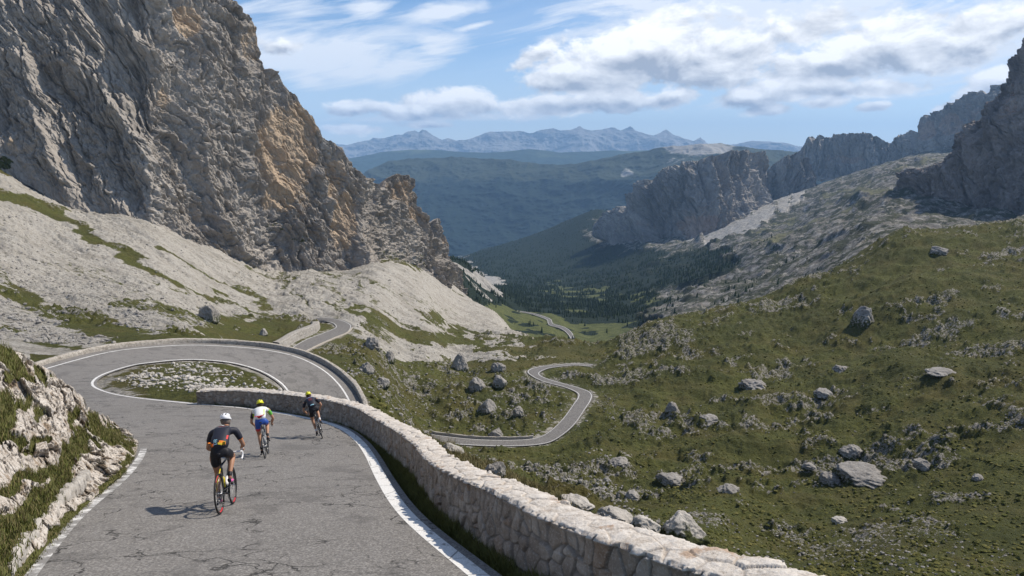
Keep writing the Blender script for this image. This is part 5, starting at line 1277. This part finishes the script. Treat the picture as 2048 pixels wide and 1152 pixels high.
# stones set on edge along the left verge
EV, EF = [], []; nE = 0
line = catmull(np.array([at_h(*q) for q in [(12,1166,4.65),(60,1098,5.05),(105,1042,5.5),(140,1003,5.85),(172,968,6.2)]]), 40)
la = np.r_[0, np.cumsum(np.linalg.norm(np.diff(line, axis=0), axis=1))]; s_ = .1; re = np.random.default_rng(77)
while s_ < la[-1]:
    w_ = re.uniform(.16, .36); c = np.array([np.interp(s_, la, line[:, k_]) for k_ in range(3)]); c2 = np.array([np.interp(min(s_ + .1, la[-1]), la, line[:, k_]) for k_ in range(3)])
    an = math.atan2(c2[1] - c[1], c2[0] - c[0]); Vq = IV1 / (np.abs(IV1).max(1, keepdims=True) ** .8)
    Vq = Vq * (1 + .30 * fbm(IV1[:, 0] * 1.6 + s_ * 3, IV1[:, 1] * 1.6, IV1[:, 2] * 1.6, oct=4, seed=4))[:, None] * (w_ * .46, re.uniform(.07, .11), re.uniform(.10, .19))
    X_ = Vq[:, 0] * math.cos(an) - Vq[:, 1] * math.sin(an) + c[0]; Y_ = Vq[:, 0] * math.sin(an) + Vq[:, 1] * math.cos(an) + c[1]
    EV.append(np.stack([X_, Y_, Vq[:, 2] + c[2] + .12], -1)); EF.append(IF1 + nE); nE += len(IV1); s_ += w_ * re.uniform(1.0, 1.35)
EV = np.vstack(EV); tag(mesh_obj('stone_edging', EV, np.vstack(EF), bm_pale, attrs={'ochre': np.zeros(len(EV)), 'green': np.zeros(len(EV))}), 'row of pale edging stones between the grassy bank and the near left road edge', 'edging')
# ================================================================== riders and bicycles
def conv(o):
    """apply the modifiers of a freshly built object"""
    dg = bpy.context.evaluated_depsgraph_get(); ev = o.evaluated_get(dg); me = bpy.data.meshes.new_from_object(ev)
    o.modifiers.clear(); old = o.data; o.data = me; me.name = old.name
    me.polygons.foreach_set('use_smooth', [True] * len(me.polygons)); return o
def skin(name, V, E, Rr, mat, parent, sub=2, root=0):
    me = bpy.data.meshes.new(name); me.from_pydata([tuple(p) for p in V], E, []); me.materials.append(mat)
    o = bpy.data.objects.new(name, me); COL.objects.link(o)
    m = o.modifiers.new('s', 'SKIN'); m.use_smooth_shade = True; m.branch_smoothing = .6
    for i, r in enumerate(Rr):
        me.skin_vertices[0].data[i].radius = r if isinstance(r, tuple) else (r, r)
    me.skin_vertices[0].data[root].use_root = True
    s = o.modifiers.new('u', 'SUBSURF'); s.levels = sub; s.render_levels = sub
    bpy.context.view_layer.update(); conv(o); o.parent = parent; return o
def tubes(name, segs, mat, parent, n=10):
    """segs: list of (list of points, radius or list of radii) joined in one mesh"""
    V, F = [], []
    for pts, r in segs:
        pts = [Vector(p) for p in pts]; rs = r if isinstance(r, (list, tuple)) else [r] * len(pts); b0 = len(V); prev = None
        for i, p in enumerate(pts):
            d = (pts[min(i + 1, len(pts) - 1)] - pts[max(i - 1, 0)]).normalized()
            a = (prev - d * prev.dot(d)).normalized() if prev is not None and (prev - d * prev.dot(d)).length > 1e-4 else d.orthogonal().normalized()
            prev = a; b = d.cross(a)
            for k_ in range(n):
                t = 2 * math.pi * k_ / n; V.append(p + (a * math.cos(t) + b * math.sin(t)) * rs[i])
        for i in range(len(pts) - 1):
            for k_ in range(n):
                q = b0 + i * n; F.append((q + k_, q + (k_ + 1) % n, q + n + (k_ + 1) % n, q + n + k_))
        c0 = len(V); V.append(pts[0]); V.append(pts[-1]); last = b0 + (len(pts) - 1) * n
        for k_ in range(n):
            F.append((b0 + (k_ + 1) % n, b0 + k_, c0, c0)); F.append((last + k_, last + (k_ + 1) % n, c0 + 1, c0 + 1))
    me = bpy.data.meshes.new(name); me.from_pydata([tuple(v_) for v_ in V], [], [tuple(dict.fromkeys(f)) for f in F]); me.materials.append(mat)
    me.polygons.foreach_set('use_smooth', [True] * len(me.polygons)); o = bpy.data.objects.new(name, me); return link(o, parent)
def ring(name, R0, r, c, mat, parent, n=56, m=8, sx=1.0):
    V, F = [], []
    for i in range(n):
        a = 2 * math.pi * i / n
        for j in range(m):
            b = 2 * math.pi * j / m; rr_ = R0 + r * math.cos(b); V.append((c[0] + r * sx * math.sin(b), c[1] + rr_ * math.cos(a), c[2] + rr_ * math.sin(a)))
    for i in range(n):
        for j in range(m): F.append((i * m + j, i * m + (j + 1) % m, ((i + 1) % n) * m + (j + 1) % m, ((i + 1) % n) * m + j))
    return mesh_obj(name, V, F, mat, parent)
def blob(name, pos, rad3, mat, parent, sub=3, fn=None, rot=(0, 0, 0)):
    Vb, Fb = ico(sub); Vb = Vb.copy()
    if fn is not None: Vb = fn(Vb)
    M = Matrix.Rotation(rot[2], 3, 'Z') @ Matrix.Rotation(rot[1], 3, 'Y') @ Matrix.Rotation(rot[0], 3, 'X')
    Vb = (Vb * np.array(rad3)) @ np.array(M).T + np.array(pos)
    return mesh_obj(name, Vb, Fb, mat, parent)
skinm = plain('skin', (0.42, .235, .15), .55, .35); tan_m = plain('tanned_skin', (0.36, .19, .115), .55, .35)
blackm = plain('black_lycra', (0.012, .012, .016), .6, .3); navy = plain('dark_navy_lycra', (0.016, .017, .028), .6, .3)
whitem = plain('white_fabric', (0.72, .72, .73), .6, .3); bluem = plain('blue_lycra', (0.02, .075, .34), .5, .4)
redm = plain('red_lycra', (0.55, .035, .03), .5, .4); limem = plain('lime_fabric', (0.40, .52, .04), .55, .3); greenm = plain('green_fabric', (0.12, .42, .05), .55, .3)
orangem = plain('orange_fabric', (0.78, .22, .02), .55, .3); yell = plain('yellow_fabric', (0.75, .55, .05), .55, .3); rubber = plain('tyre_rubber', (0.016, .016, .016), .7, .3)
carbon = plain('black_frame_paint', (0.02, .02, .022), .3, .5); redp = plain('red_paint', (0.5, .02, .025), .35, .5); yelp = plain('yellow_paint', (0.62, .50, .04), .4, .5)
metal = plain('bare_metal', (0.55, .55, .56), .3, .5, 1.0); whp = plain('white_plastic', (0.75, .75, .76), .4, .5); helmy = plain('yellow_helmet_shell', (0.70, .66, .02), .35, .5)
pink = plain('pink_shoe', (0.62, .12, .34), .45, .4); greyf = plain('grey_fabric', (0.25, .26, .28), .6, .3); cyan = plain('pale_blue_print', (0.35, .62, .72), .5, .3)

def make_bike(label, rim_accent, frame_m, tape_m, bottle, sx=1.0):
    root = bpy.data.objects.new('road_bicycle', None); COL.objects.link(root); tag(root, label, 'bicycle', 'road bicycles ridden downhill')
    WR = .335; bb = (0, .42, .275); st = (0, .245, .80); ht_ = (0, .80, .86); hb = (0, .845, .71); ra = (0, 0, WR); fa = (0, .99, WR)
    tubes('frame', [([bb, st], .017), ([(0, .26, .77), ht_], .018), ([bb, hb], .023), ([ht_, hb], .021)] + [([(s * .012, .40, .275), (s * .055, .2, .31), (s * .065, 0, WR)], .010) for s in (-1, 1)] + [([(s * .014, .27, .73), (s * .04, .15, .56), (s * .065, 0, WR)], .008) for s in (-1, 1)], frame_m, root)
    tubes('seat_post', [([st, (0, .205, .955)], .0135)], carbon, root)
    tubes('fork', [([hb, (0, .87, .64)], .016)] + [([(s * .02, .87, .66), (s * .05, .90, .60), (s * .05, .93, .48), (s * .048, .99, WR)], [.012, .013, .011, .008]) for s in (-1, 1)], frame_m, root)
    def saddle_fn(Vb):
        Vb = Vb.copy(); f = (Vb[:, 1] + 1) / 2; Vb[:, 0] *= np.where(f < .4, 1.0, 1.0 - .72 * sstep(.3, .75, f)); Vb[:, 2] = np.where(Vb[:, 2] < -.3, -.3, Vb[:, 2]); return Vb
    blob('saddle', (0, .235, .975), (.068, .14, .035), blackm, root, 3, saddle_fn)
    for name_, c in (('rear_wheel', ra), ('front_wheel', fa)):
        w = ring('tyre_stub', WR - .012, .0125, c, rubber, None); w.name = name_; w.data.name = name_; w.parent = root
        ring('rim', WR - .038, .012, c, carbon, w, sx=.9)
        if rim_accent:
            pass
            for a0 in (95, 260):
                tubes('rim_stripe', [([(c[0], c[1] + (WR - .038) * math.cos(rad(a0 + k_ * 8)), c[2] + (WR - .038) * math.sin(rad(a0 + k_ * 8))) for k_ in range(6)], .0135)], rim_accent, w, 8)
        sp = []
        for k_ in range(20):
            a = 2 * math.pi * k_ / 20; s = 1 if k_ % 2 else -1
            sp.append(([(s * .022, c[1] + .02 * math.cos(a + .8), c[2] + .02 * math.sin(a + .8)), (0, c[1] + (WR - .045) * math.cos(a), c[2] + (WR - .045) * math.sin(a))], .0013))
        sp.append(([(-.045, c[1], c[2]), (.045, c[1], c[2])], .014)); tubes('spokes', sp, metal, w, 5)
    hbp = []
    for s in (-1, 1):
        hbp.append(([(0, .86, .925), (s * .10, .862, .926), (s * .185, .868, .925), (s * .207, .90, .922), (s * .21, .955, .915), (s * .213, .985, .87), (s * .213, .965, .82), (s * .213, .91, .795), (s * .213, .86, .795)], .0145))
    tubes('handlebar', hbp, tape_m, root, 10)
    tubes('stem', [([(0, .80, .86), (0, .795, .90), (0, .86, .925)], .017)], carbon, root)
    for s in (-1, 1):
        lv = tubes('brake_lever', [([(s * .21, .955, .925), (s * .212, 1.0, .945), (s * .213, 1.015, .965)], [.014, .019, .013]), ([(s * .213, 1.01, .935), (s * .216, 1.025, .87), (s * .22, 1.0, .81)], [.008, .006, .005])], tape_m if tape_m == whp else carbon, root)
    # cranks: left foot down, right foot up unless mirrored
    cr = .17; 
    ang = rad(-78)
    tubes('crankset', [([(-.05, bb[1], bb[2]), (.06, bb[1], bb[2])], .016), ([(.07, bb[1], bb[2]), (.085, bb[1] + sx * -cr * math.cos(ang), bb[2] - sx * cr * math.sin(ang) * 1)], [.013, .010]), ([(-.07, bb[1], bb[2]), (-.085, bb[1] + sx * cr * math.cos(ang), bb[2] + sx * cr * math.sin(ang))], [.013, .010])]
          + [([(.062, bb[1] + .095 * math.cos(2 * math.pi * k_ / 24), bb[2] + .095 * math.sin(2 * math.pi * k_ / 24)) for k_ in range(25)], .004)], carbon, root)
    tubes('chain', [([(.055, .42, bb[2] + .095), (.05, 0, WR + .035), (.05, -.035, WR), (.05, .0, WR - .04), (.05, .03, .24), (.05, .05, .20), (.055, .42, bb[2] - .095)], .004)], metal, root, 6)
    tubes('rear_derailleur', [([(.055, .0, WR - .02), (.06, .02, .27), (.055, .045, .19)], [.014, .012, .016])], carbon, root)
    pr_ = (.14, bb[1] + sx * -cr * math.cos(ang), bb[2] - sx * cr * math.sin(ang)); pl_ = (-.14, bb[1] + sx * cr * math.cos(ang), bb[2] + sx * cr * math.sin(ang))
    for p in (pr_, pl_): tubes('pedal', [([(p[0] * .64, p[1], p[2]), (p[0] * .8, p[1], p[2])], .006), ([(p[0], p[1] - .035, p[2]), (p[0], p[1] + .04, p[2])], [.022, .018])], carbon, root)
    tubes('rear_brake', [([(-.03, .165, .60), (0, .15, .655), (.03, .165, .60)], .009)], carbon, root)
    tubes('bottle', [([(0, .372, .40), (0, .355, .45), (0, .325, .54), (0, .315, .555), (0, .31, .57), (0, .306, .585)], [.034, .036, .036, .030, .020, .014])], bottle, root, 14)
    if bottle == yelp: tubes('bottle', [([(0, .52, .40), (0, .56, .44), (0, .63, .51), (0, .645, .525), (0, .66, .54)], [.034, .036, .036, .02, .014])], whp, root, 14)
    return root, pr_, pl_

def make_rider(label, P):
    root = bpy.data.objects.new('person', None)
    hip = (0, .175, 1.03)
    sh = P.get('sh', (0, .60, 1.345)); hd = P.get('head', (0, .77, 1.50)); pr_, pl_ = P['pedals']
    sk = P['skin']; W = P.get('w', 1.0)
    V, E, Rd = [], [], []
    def add(p, r, par=None):
        V.append(p); Rd.append(r); i = len(V) - 1
        if par is not None: E.append((par, i))
        return i
    pel = add(hip, (.115, .10)); w1 = add((0, .29, 1.17), (.12 * W, .10), pel); w2 = add((0, .44, 1.275), (.135 * W, .105), w1); s0 = add((sh[0], sh[1] - .03, sh[2] + .005), (.13 * W, .09), w2)
    nk = add((hd[0] * .6, (sh[1] + hd[1]) / 2 + .02, (sh[2] + hd[2]) / 2 - .02), .052, s0)
    h1 = add((hd[0], hd[1] - .01, hd[2] - .02), (.068, .075), nk); h2 = add((hd[0], hd[1] + .02, hd[2] + .055), (.078, .085), h1); h3 = add((hd[0], hd[1] + .03, hd[2] + .12), (.055, .06), h2)
    jw = add((hd[0], hd[1] + .075, hd[2] - .035), .038, h1); ns = add((hd[0], hd[1] + .115, hd[2] + .02), .014, h2)
    for s in (-1, 1): add((hd[0] + s * .088, hd[1] + .01, hd[2] + .03), .016, h2)
    knees, elbows, wrists = {}, {}, {}
    for s, ped in ((1, pr_), (-1, pl_)):
        # two-bone legs
        hp = np.array((s * .10, .19, 1.0)); an = np.array((s * .105, ped[1] - .045, ped[2] + .115)); d = np.linalg.norm(an - hp); a_, b_ = .445, .43
        d = min(d, a_ + b_ - .004); x_ = (a_ * a_ - b_ * b_ + d * d) / (2 * d); h_ = math.sqrt(max(a_ * a_ - x_ * x_, 0)); u_ = (an - hp) / np.linalg.norm(an - hp)
        fw = np.array((s * .05, 1.0, .35)); fw -= u_ * fw.dot(u_); fw /= np.linalg.norm(fw); kn = hp + u_ * x_ + fw * h_; knees[s] = (hp, kn, an)
        i = add(tuple(hp), .092, pel); i = add(tuple(hp * .55 + kn * .45), .082, i); i = add(tuple(kn), .055, i); c_ = kn * .68 + an * .32 + np.array((0, -.022, 0))
        i = add(tuple(c_), .054, i); i = add(tuple(an * .85 + kn * .15), .032, i); i = add(tuple(an), .033, i)
        i = add((ped[0] * .82, ped[1] + .07, ped[2] + .05), .028, i); add((ped[0] * .82, ped[1] + .12, ped[2] + .045), .022, i)
        # arms to the bar
        shp = np.array((sh[0] + s * .19 * W, sh[1] + .01, sh[2] - .03)); hd_ = P['hands'][s]; wr = np.array(hd_) + np.array((-s * .0, -.055, .028)); d = np.linalg.norm(wr - shp); a_, b_ = .29, .265
        d = min(d, a_ + b_ - .004); wr = shp + (wr - shp) / np.linalg.norm(wr - shp) * d; x_ = (a_ * a_ - b_ * b_ + d * d) / (2 * d); h_ = math.sqrt(max(a_ * a_ - x_ * x_, 0)); u_ = (wr - shp) / d
        fw = np.array((s * P.get('elb', 1.0), -.25, -.5)); fw -= u_ * fw.dot(u_); fw /= np.linalg.norm(fw); el = shp + u_ * x_ + fw * h_; elbows[s] = (shp, el, wr)
        i = add(tuple(shp), .058, s0); i = add(tuple(shp * .5 + el * .5), .046, i); i = add(tuple(el), .038, i); i = add(tuple(el * .6 + wr * .4), .037, i); i = add(tuple(wr), .025, i)
        H = np.array(hd_); i = add(tuple(H + (0, -.012, .018)), (.034, .02), i); pm = i
        for k_ in range(4):
            fx = H[0] + s * (-.026 + .0 * k_); y_ = H[1] + .018 - .018 * k_ + .02
            ln = (.032, .036, .034, .028)[k_]
            j_ = add((H[0] + s * .022, y_, H[2] + .012), .0095, pm); j_ = add((H[0] + s * .026, y_ + .006, H[2] - ln * .55), .0088, j_); add((H[0] + s * .006, y_ + .008, H[2] - ln * .95), .0078, j_)
        j_ = add((H[0] - s * .026, H[1] - .005, H[2] + .008), .0105, pm); add((H[0] - s * .026, H[1] + .03, H[2] - .012), .0095, j_)
    body = skin('body', V, E, Rd, sk, root)
    # jersey
    jm = P['jersey']; V, E, Rd = [], [], []
    a0 = add((0, .135, 1.045), (.150 * W, .115)); a1 = add((0, .28, 1.175), (.155 * W, .13), a0); a2 = add((0, .44, 1.29), (.152 * W, .12), a1); a3 = add((sh[0], sh[1] - .02, sh[2] + .005), (.145 * W, .10), a2)
    add((hd[0] * .4, sh[1] + .055, sh[2] + .05), (.064, .06), a3)
    for s in (-1, 1):
        shp, el, wr = elbows[s]; i = add(tuple(shp + (s * -.015, 0, .004)), .070, a3); i = add(tuple(shp * .55 + el * .45), .056, i); add(tuple(shp * .3 + el * .7), .0485, i)
    jersey = skin('jersey', V, E, Rd, jm[0], body)
    if P.get('paint'):
        me = jersey.data
        for m_ in jm[1:]: me.materials.append(m_)
        for pl in me.polygons: pl.material_index = P['paint'](pl.center, elbows, sh)
    # shorts with legs to above the knee
    V, E, Rd = [], [], []
    b0 = add((0, .15, 1.01), (.150, .125)); add((0, .25, 1.14), (.140, .11), b0)
    for s in (-1, 1):
        hp, kn, an = knees[s]; i = add(tuple(hp + (0, -.01, -.005)), .112, b0); i = add(tuple(hp * .58 + kn * .42), .092, i); add(tuple(hp * .22 + kn * .78), .070, i)
    sm_ = P['shorts']; sh_o = skin('shorts', V, E, Rd, sm_[0], body)
    if len(sm_) > 1:
        sh_o.data.materials.append(sm_[1])
        for pl in sh_o.data.polygons:
            c = pl.center; s = 1 if c.x > 0 else -1; hp, kn, an = knees[s]; t = np.dot(np.array(c) - hp, kn - hp) / np.dot(kn - hp, kn - hp)
            pl.material_index = 1 if (t > .45) else 0
    for s, ped in ((1, pr_), (-1, pl_)):
        hp, kn, an = knees[s]; 
        V, E, Rd = [], [], []; i = add(tuple(an * .72 + kn * .28), .042); i = add(tuple(an), .040, i); skin('sock', V, E, Rd, P['sock'], body)
        V, E, Rd = [], [], []; i = add(tuple(an + (0, -.012, -.01)), .040); i = add((an[0], an[1] - .03, ped[2] + .045), (.034, .035), i); i = add((ped[0] * .82, ped[1] + .02, ped[2] + .045), (.040, .032), i); add((ped[0] * .82, ped[1] + .125, ped[2] + .035), (.036, .024), i)
        so = skin('shoe', V, E, Rd, P['shoe'][0], body); so.data.materials.append(P['shoe'][1])
        for pl in so.data.polygons: pl.material_index = 1 if pl.center.z < ped[2] + .03 or (pl.center.y < an[1] - .02 and len(P['shoe']) > 2) else 0
        if P.get('gloves'):
            H = np.array(P['hands'][s]); V, E, Rd = [], [], []; shp, el, wr = elbows[s]; i = add(tuple(wr * .85 + el * .15), .032); i = add(tuple(wr), .030, i); i = add(tuple(H + (0, -.012, .018)), (.041, .027), i); add(tuple(H + (0, .02, .012)), (.038, .022), i)
            skin('glove', V, E, Rd, P['gloves'], body)
    # hair at the nape and helmet
    def hair_fn(Vb): Vb = Vb.copy(); Vb[:, 1] = np.where(Vb[:, 1] > .35, .35, Vb[:, 1]); return Vb
    blob('hair', (hd[0], hd[1] - .005, hd[2] + .05), (.086, .095, .085), P['hair'], body, 3, hair_fn)
    hm = P['helmet']
    def helm_fn(Vb):
        Vb = Vb.copy(); Vb[:, 2] = np.where(Vb[:, 2] < -.32, -.32, Vb[:, 2]); x, y, z = Vb.T.copy()
        Vb[:, 1] = y * (1 + .10 * (y < 0)); g = np.sin((x + .0) * 4.2 * math.pi / 1.3 + math.pi / 2); vent = (np.abs(y) < .8) & (z > .0)
        Vb *= (1 - .055 * vent * sstep(.15, .7, -g))[:, None]; return Vb
    he = blob('helmet', (hd[0], hd[1] + .005, hd[2] + .095), (.098, .140, .095), hm[0], body, 5, helm_fn, rot=(rad(-12), 0, 0)); he.data.materials.append(hm[1])
    Vc = ico(5)[0]; fi = ico(5)[1]; cc_ = Vc[fi].mean(1)
    ventm = (np.sin(cc_[:, 0] * 4.2 * math.pi / 1.3 + math.pi / 2) < -.45) & (np.abs(cc_[:, 1]) < .86) & (cc_[:, 2] > .08) & (np.sin(cc_[:, 1] * 7 + .6) > -.55)
    under = cc_[:, 2] < -.33
    he.data.polygons.foreach_set('material_index', (ventm | under).astype(np.int32)); he.data.update()
    tubes('chin_strap', [([(hd[0] - .078, hd[1] + .01, hd[2] + .06), (hd[0] - .062, hd[1] + .035, hd[2] - .03), (hd[0], hd[1] + .06, hd[2] - .072), (hd[0] + .062, hd[1] + .035, hd[2] - .03), (hd[0] + .078, hd[1] + .01, hd[2] + .06)], .004)], blackm, body, 6)
    if 'extra' in P: P['extra'](body, jersey)
    COL.objects.link(root); tag(root, label, 'person'); return root
def place(bike, person, x, y, heading, lean, px=None):
    """put bike and rider on the road: heading from +Y towards -X, lean to the left, pitched with the slope"""
    L, R = ROADS['main']; 
    def zr(xx, yy):
        C = np.vstack([L, R, (L + R) / 2, L * .25 + R * .75, L * .75 + R * .25]); d = np.hypot(C[:, 0] - xx, C[:, 1] - yy); i = np.argsort(d)[:14]
        A = np.c_[C[i, 0] - xx, C[i, 1] - yy, np.ones(14)]; w = 1 / (d[i] + .05); return np.linalg.lstsq(A * w[:, None], C[i, 2] * w, rcond=None)[0][2]
    z0 = zr(x, y); fx, fy = -math.sin(heading), math.cos(heading); z1 = zr(x + fx * .99, y + fy * .99); f = Vector((fx, fy, z1 - z0)).normalized()
    up = Vector((0, 0, 1)); r = f.cross(up).normalized(); u = r.cross(f).normalized()
    u2_ = (u * math.cos(lean) - r * math.sin(lean)); r2_ = f.cross(u2_).normalized()
    # soften the pitch: riders stay nearly upright on the slope
    M = Matrix(((r2_.x, f.x, u2_.x, x), (r2_.y, f.y, u2_.y, y), (r2_.z, f.z, u2_.z, z0 + .004), (0, 0, 0, 1)))
    for o in (bike, person): o.matrix_world = M
# decals lie on the skin of the jersey: found by casting onto its back
def decal(body, jersey, name, x0, x1, t0, t1, mat, lift=.003, nxx=6, nyy=4, skew=0.0):
    """patch over the back between fractions t0..t1 from waist to neck"""
    bvh = BVHTree.FromPolygons([v_.co[:] for v_ in jersey.data.vertices], [p.vertices[:] for p in jersey.data.polygons]); V = []
    for j in range(nyy + 1):
        for i in range(nxx + 1):
            a = x0 + (x1 - x0) * i / nxx; t = t0 + (t1 - t0) * j / nyy + skew * i / nxx; y = .12 + .50 * t; z = 1.08 + .33 * t
            n_ = Vector((0, -.52, .85)).normalized(); h_ = bvh.ray_cast(Vector((a, y, z)) + n_ * .6, -n_, 1.0)
            p = h_[0] if h_[0] else Vector((a, y, z)) + n_ * .1
            V.append(p + (h_[1] * lift if h_[1] else n_ * lift))
    F = [(j * (nxx + 1) + i, j * (nxx + 1) + i + 1, (j + 1) * (nxx + 1) + i + 1, (j + 1) * (nxx + 1) + i) for j in range(nyy) for i in range(nxx)]
    return mesh_obj(name, [v_[:] for v_ in V], F, mat, body)

# ---- rider 1: white helmet, dark jersey with orange and yellow
def paint1(c, el, sh):
    if abs(c.x) > .235: 
        shp, e_, wr = el[1 if c.x > 0 else -1]; t = np.dot(np.array(c) - shp, e_ - shp) / np.dot(e_ - shp, e_ - shp); return 1 if t > .55 else 0
    return 0
def extra1(body, jersey):
    decal(body, jersey, 'orange_pocket_band', .018, .118, .09, .155, orangem); decal(body, jersey, 'yellow_pocket_band', -.0, .132, .055, .10, yell, skew=-.02)
    decal(body, jersey, 'orange_side_flash', -.145, -.07, .02, .075, orangem, skew=.03); decal(body, jersey, 'orange_shoulder_flash', .115, .138, .24, .42, redm, skew=.04)
    for i, (a, b, t0, t1) in enumerate(((-.075, -.052, .19, .21), (-.052, -.046, .10, .21), (-.075, -.069, .10, .21), (-.075, -.046, .145, .155), (-.04, -.034, .10, .21), (-.04, -.018, .20, .21), (-.022, -.018, .10, .21), (-.085, -.01, .06, .075))): decal(body, jersey, 'pocket_print', a, b, t0, t1, cyan, .004, 2, 2)
    decal(body, jersey, 'shoulder_lettering', -.11, .11, .80, .815, greyf, .004, 10, 1); decal(body, jersey, 'shoulder_lettering', -.06, .06, .85, .862, redm, .004, 8, 1)
    decal(body, jersey, 'collar_label', -.022, .022, .93, 1.02, whitem, .004, 3, 3)
b1, r_, l_ = make_bike('black road bicycle with red and yellow accents and a yellow bottle, nearest of the three', redp, carbon, whp, yelp)
p1_ = make_rider('cyclist with a white helmet and a dark jersey with orange and yellow bands, riding downhill', dict(pedals=(r_, l_), hands={1: (.213, .975, .955), -1: (-.213, .975, .955)}, skin=tan_m, w=1.12, elb=.35,
     jersey=(navy, orangem), paint=paint1, shorts=(blackm,), sock=blackm, shoe=(pink, blackm, 1), gloves=whitem, hair=plain('grey_hair', (0.16, .13, .11), .8), helmet=(whp, blackm), extra=extra1, head=(.0, .80, 1.445)))
tubes('seat_stay_stripe', [([(-.014, .268, .735), (-.042, .15, .562), (-.06, .03, .37)], .0095)], yelp, b1, 8)
u, s = ray(441, 1028); Yr = 5.8 / .502; place(b1, p1_, float(u) * Yr, Yr, rad(9), rad(3.5))
# ---- rider 2: yellow helmet, white jersey, blue shorts
def paint2(c, el, sh):
    if abs(c.x) > .215: return 3 if c.x < 0 else 2
    t = (c.y - .12) / .5
    return 1 if t > .86 else 0
def extra2(body, jersey):
    decal(body, jersey, 'red_waist_band', -.12, .12, -.02, .03, redm); decal(body, jersey, 'lime_side_stripe', .105, .128, .05, .6, limem)
    decal(body, jersey, 'shoulder_lettering', -.05, .05, .90, .93, blackm, .004, 6, 2)
b2, r_, l_ = make_bike('grey and red road bicycle, middle one of the three going down the road', None, plain('grey_frame_paint', (0.16, .17, .18), .3, .5), carbon, whp)
p2_ = make_rider('cyclist with a yellow helmet, white and lime jersey and blue shorts, riding downhill', dict(pedals=(r_, l_), hands={1: (.216, .925, .835), -1: (-.216, .925, .835)}, skin=skinm, w=1.08, elb=.4, sh=(0, .60, 1.31), head=(0, .79, 1.395),
     jersey=(whitem, limem, greenm, navy), paint=paint2, shorts=(bluem, redm), sock=blackm, shoe=(blackm, greyf), hair=plain('dark_hair', (0.05, .035, .025), .8), helmet=(helmy, blackm), extra=extra2))
u, s = ray(531, 916); Yr = 18.9; place(b2, p2_, float(u) * Yr, Yr, rad(14), rad(6.5))
# ---- rider 3: yellow helmet, dark jersey, leaning into the bend
def extra3(body, jersey):
    decal(body, jersey, 'pocket_lettering', -.055, .06, .06, .10, cyan, .004, 6, 2); decal(body, jersey, 'pale_shoulder_panel', -.12, .12, .80, .95, plain('lilac_fabric', (0.22, .22, .40), .6), .003, 8, 4)
    decal(body, jersey, 'maroon_back_panel', -.06, .06, .40, .70, plain('maroon_fabric', (0.09, .025, .03), .6), .003, 6, 4)
b3, r_, l_ = make_bike('dark road bicycle leaning into the left bend beside the parapet wall', None, carbon, carbon, whp)
p3_ = make_rider('cyclist with a yellow helmet and all dark kit, leaning into the bend', dict(pedals=(r_, l_), hands={1: (.216, .925, .835), -1: (-.216, .925, .835)}, skin=skinm, w=1.02, elb=.5, sh=(0, .61, 1.30), head=(0, .80, 1.385),
     jersey=(navy, blackm), shorts=(blackm,), sock=whitem, shoe=(blackm, whitem), hair=plain('brown_hair', (0.07, .045, .03), .8), helmet=(helmy, blackm), extra=extra3))
u, s = ray(645, 878); Yr = 23.3; place(b3, p3_, float(u) * Yr, Yr, rad(19), rad(13))
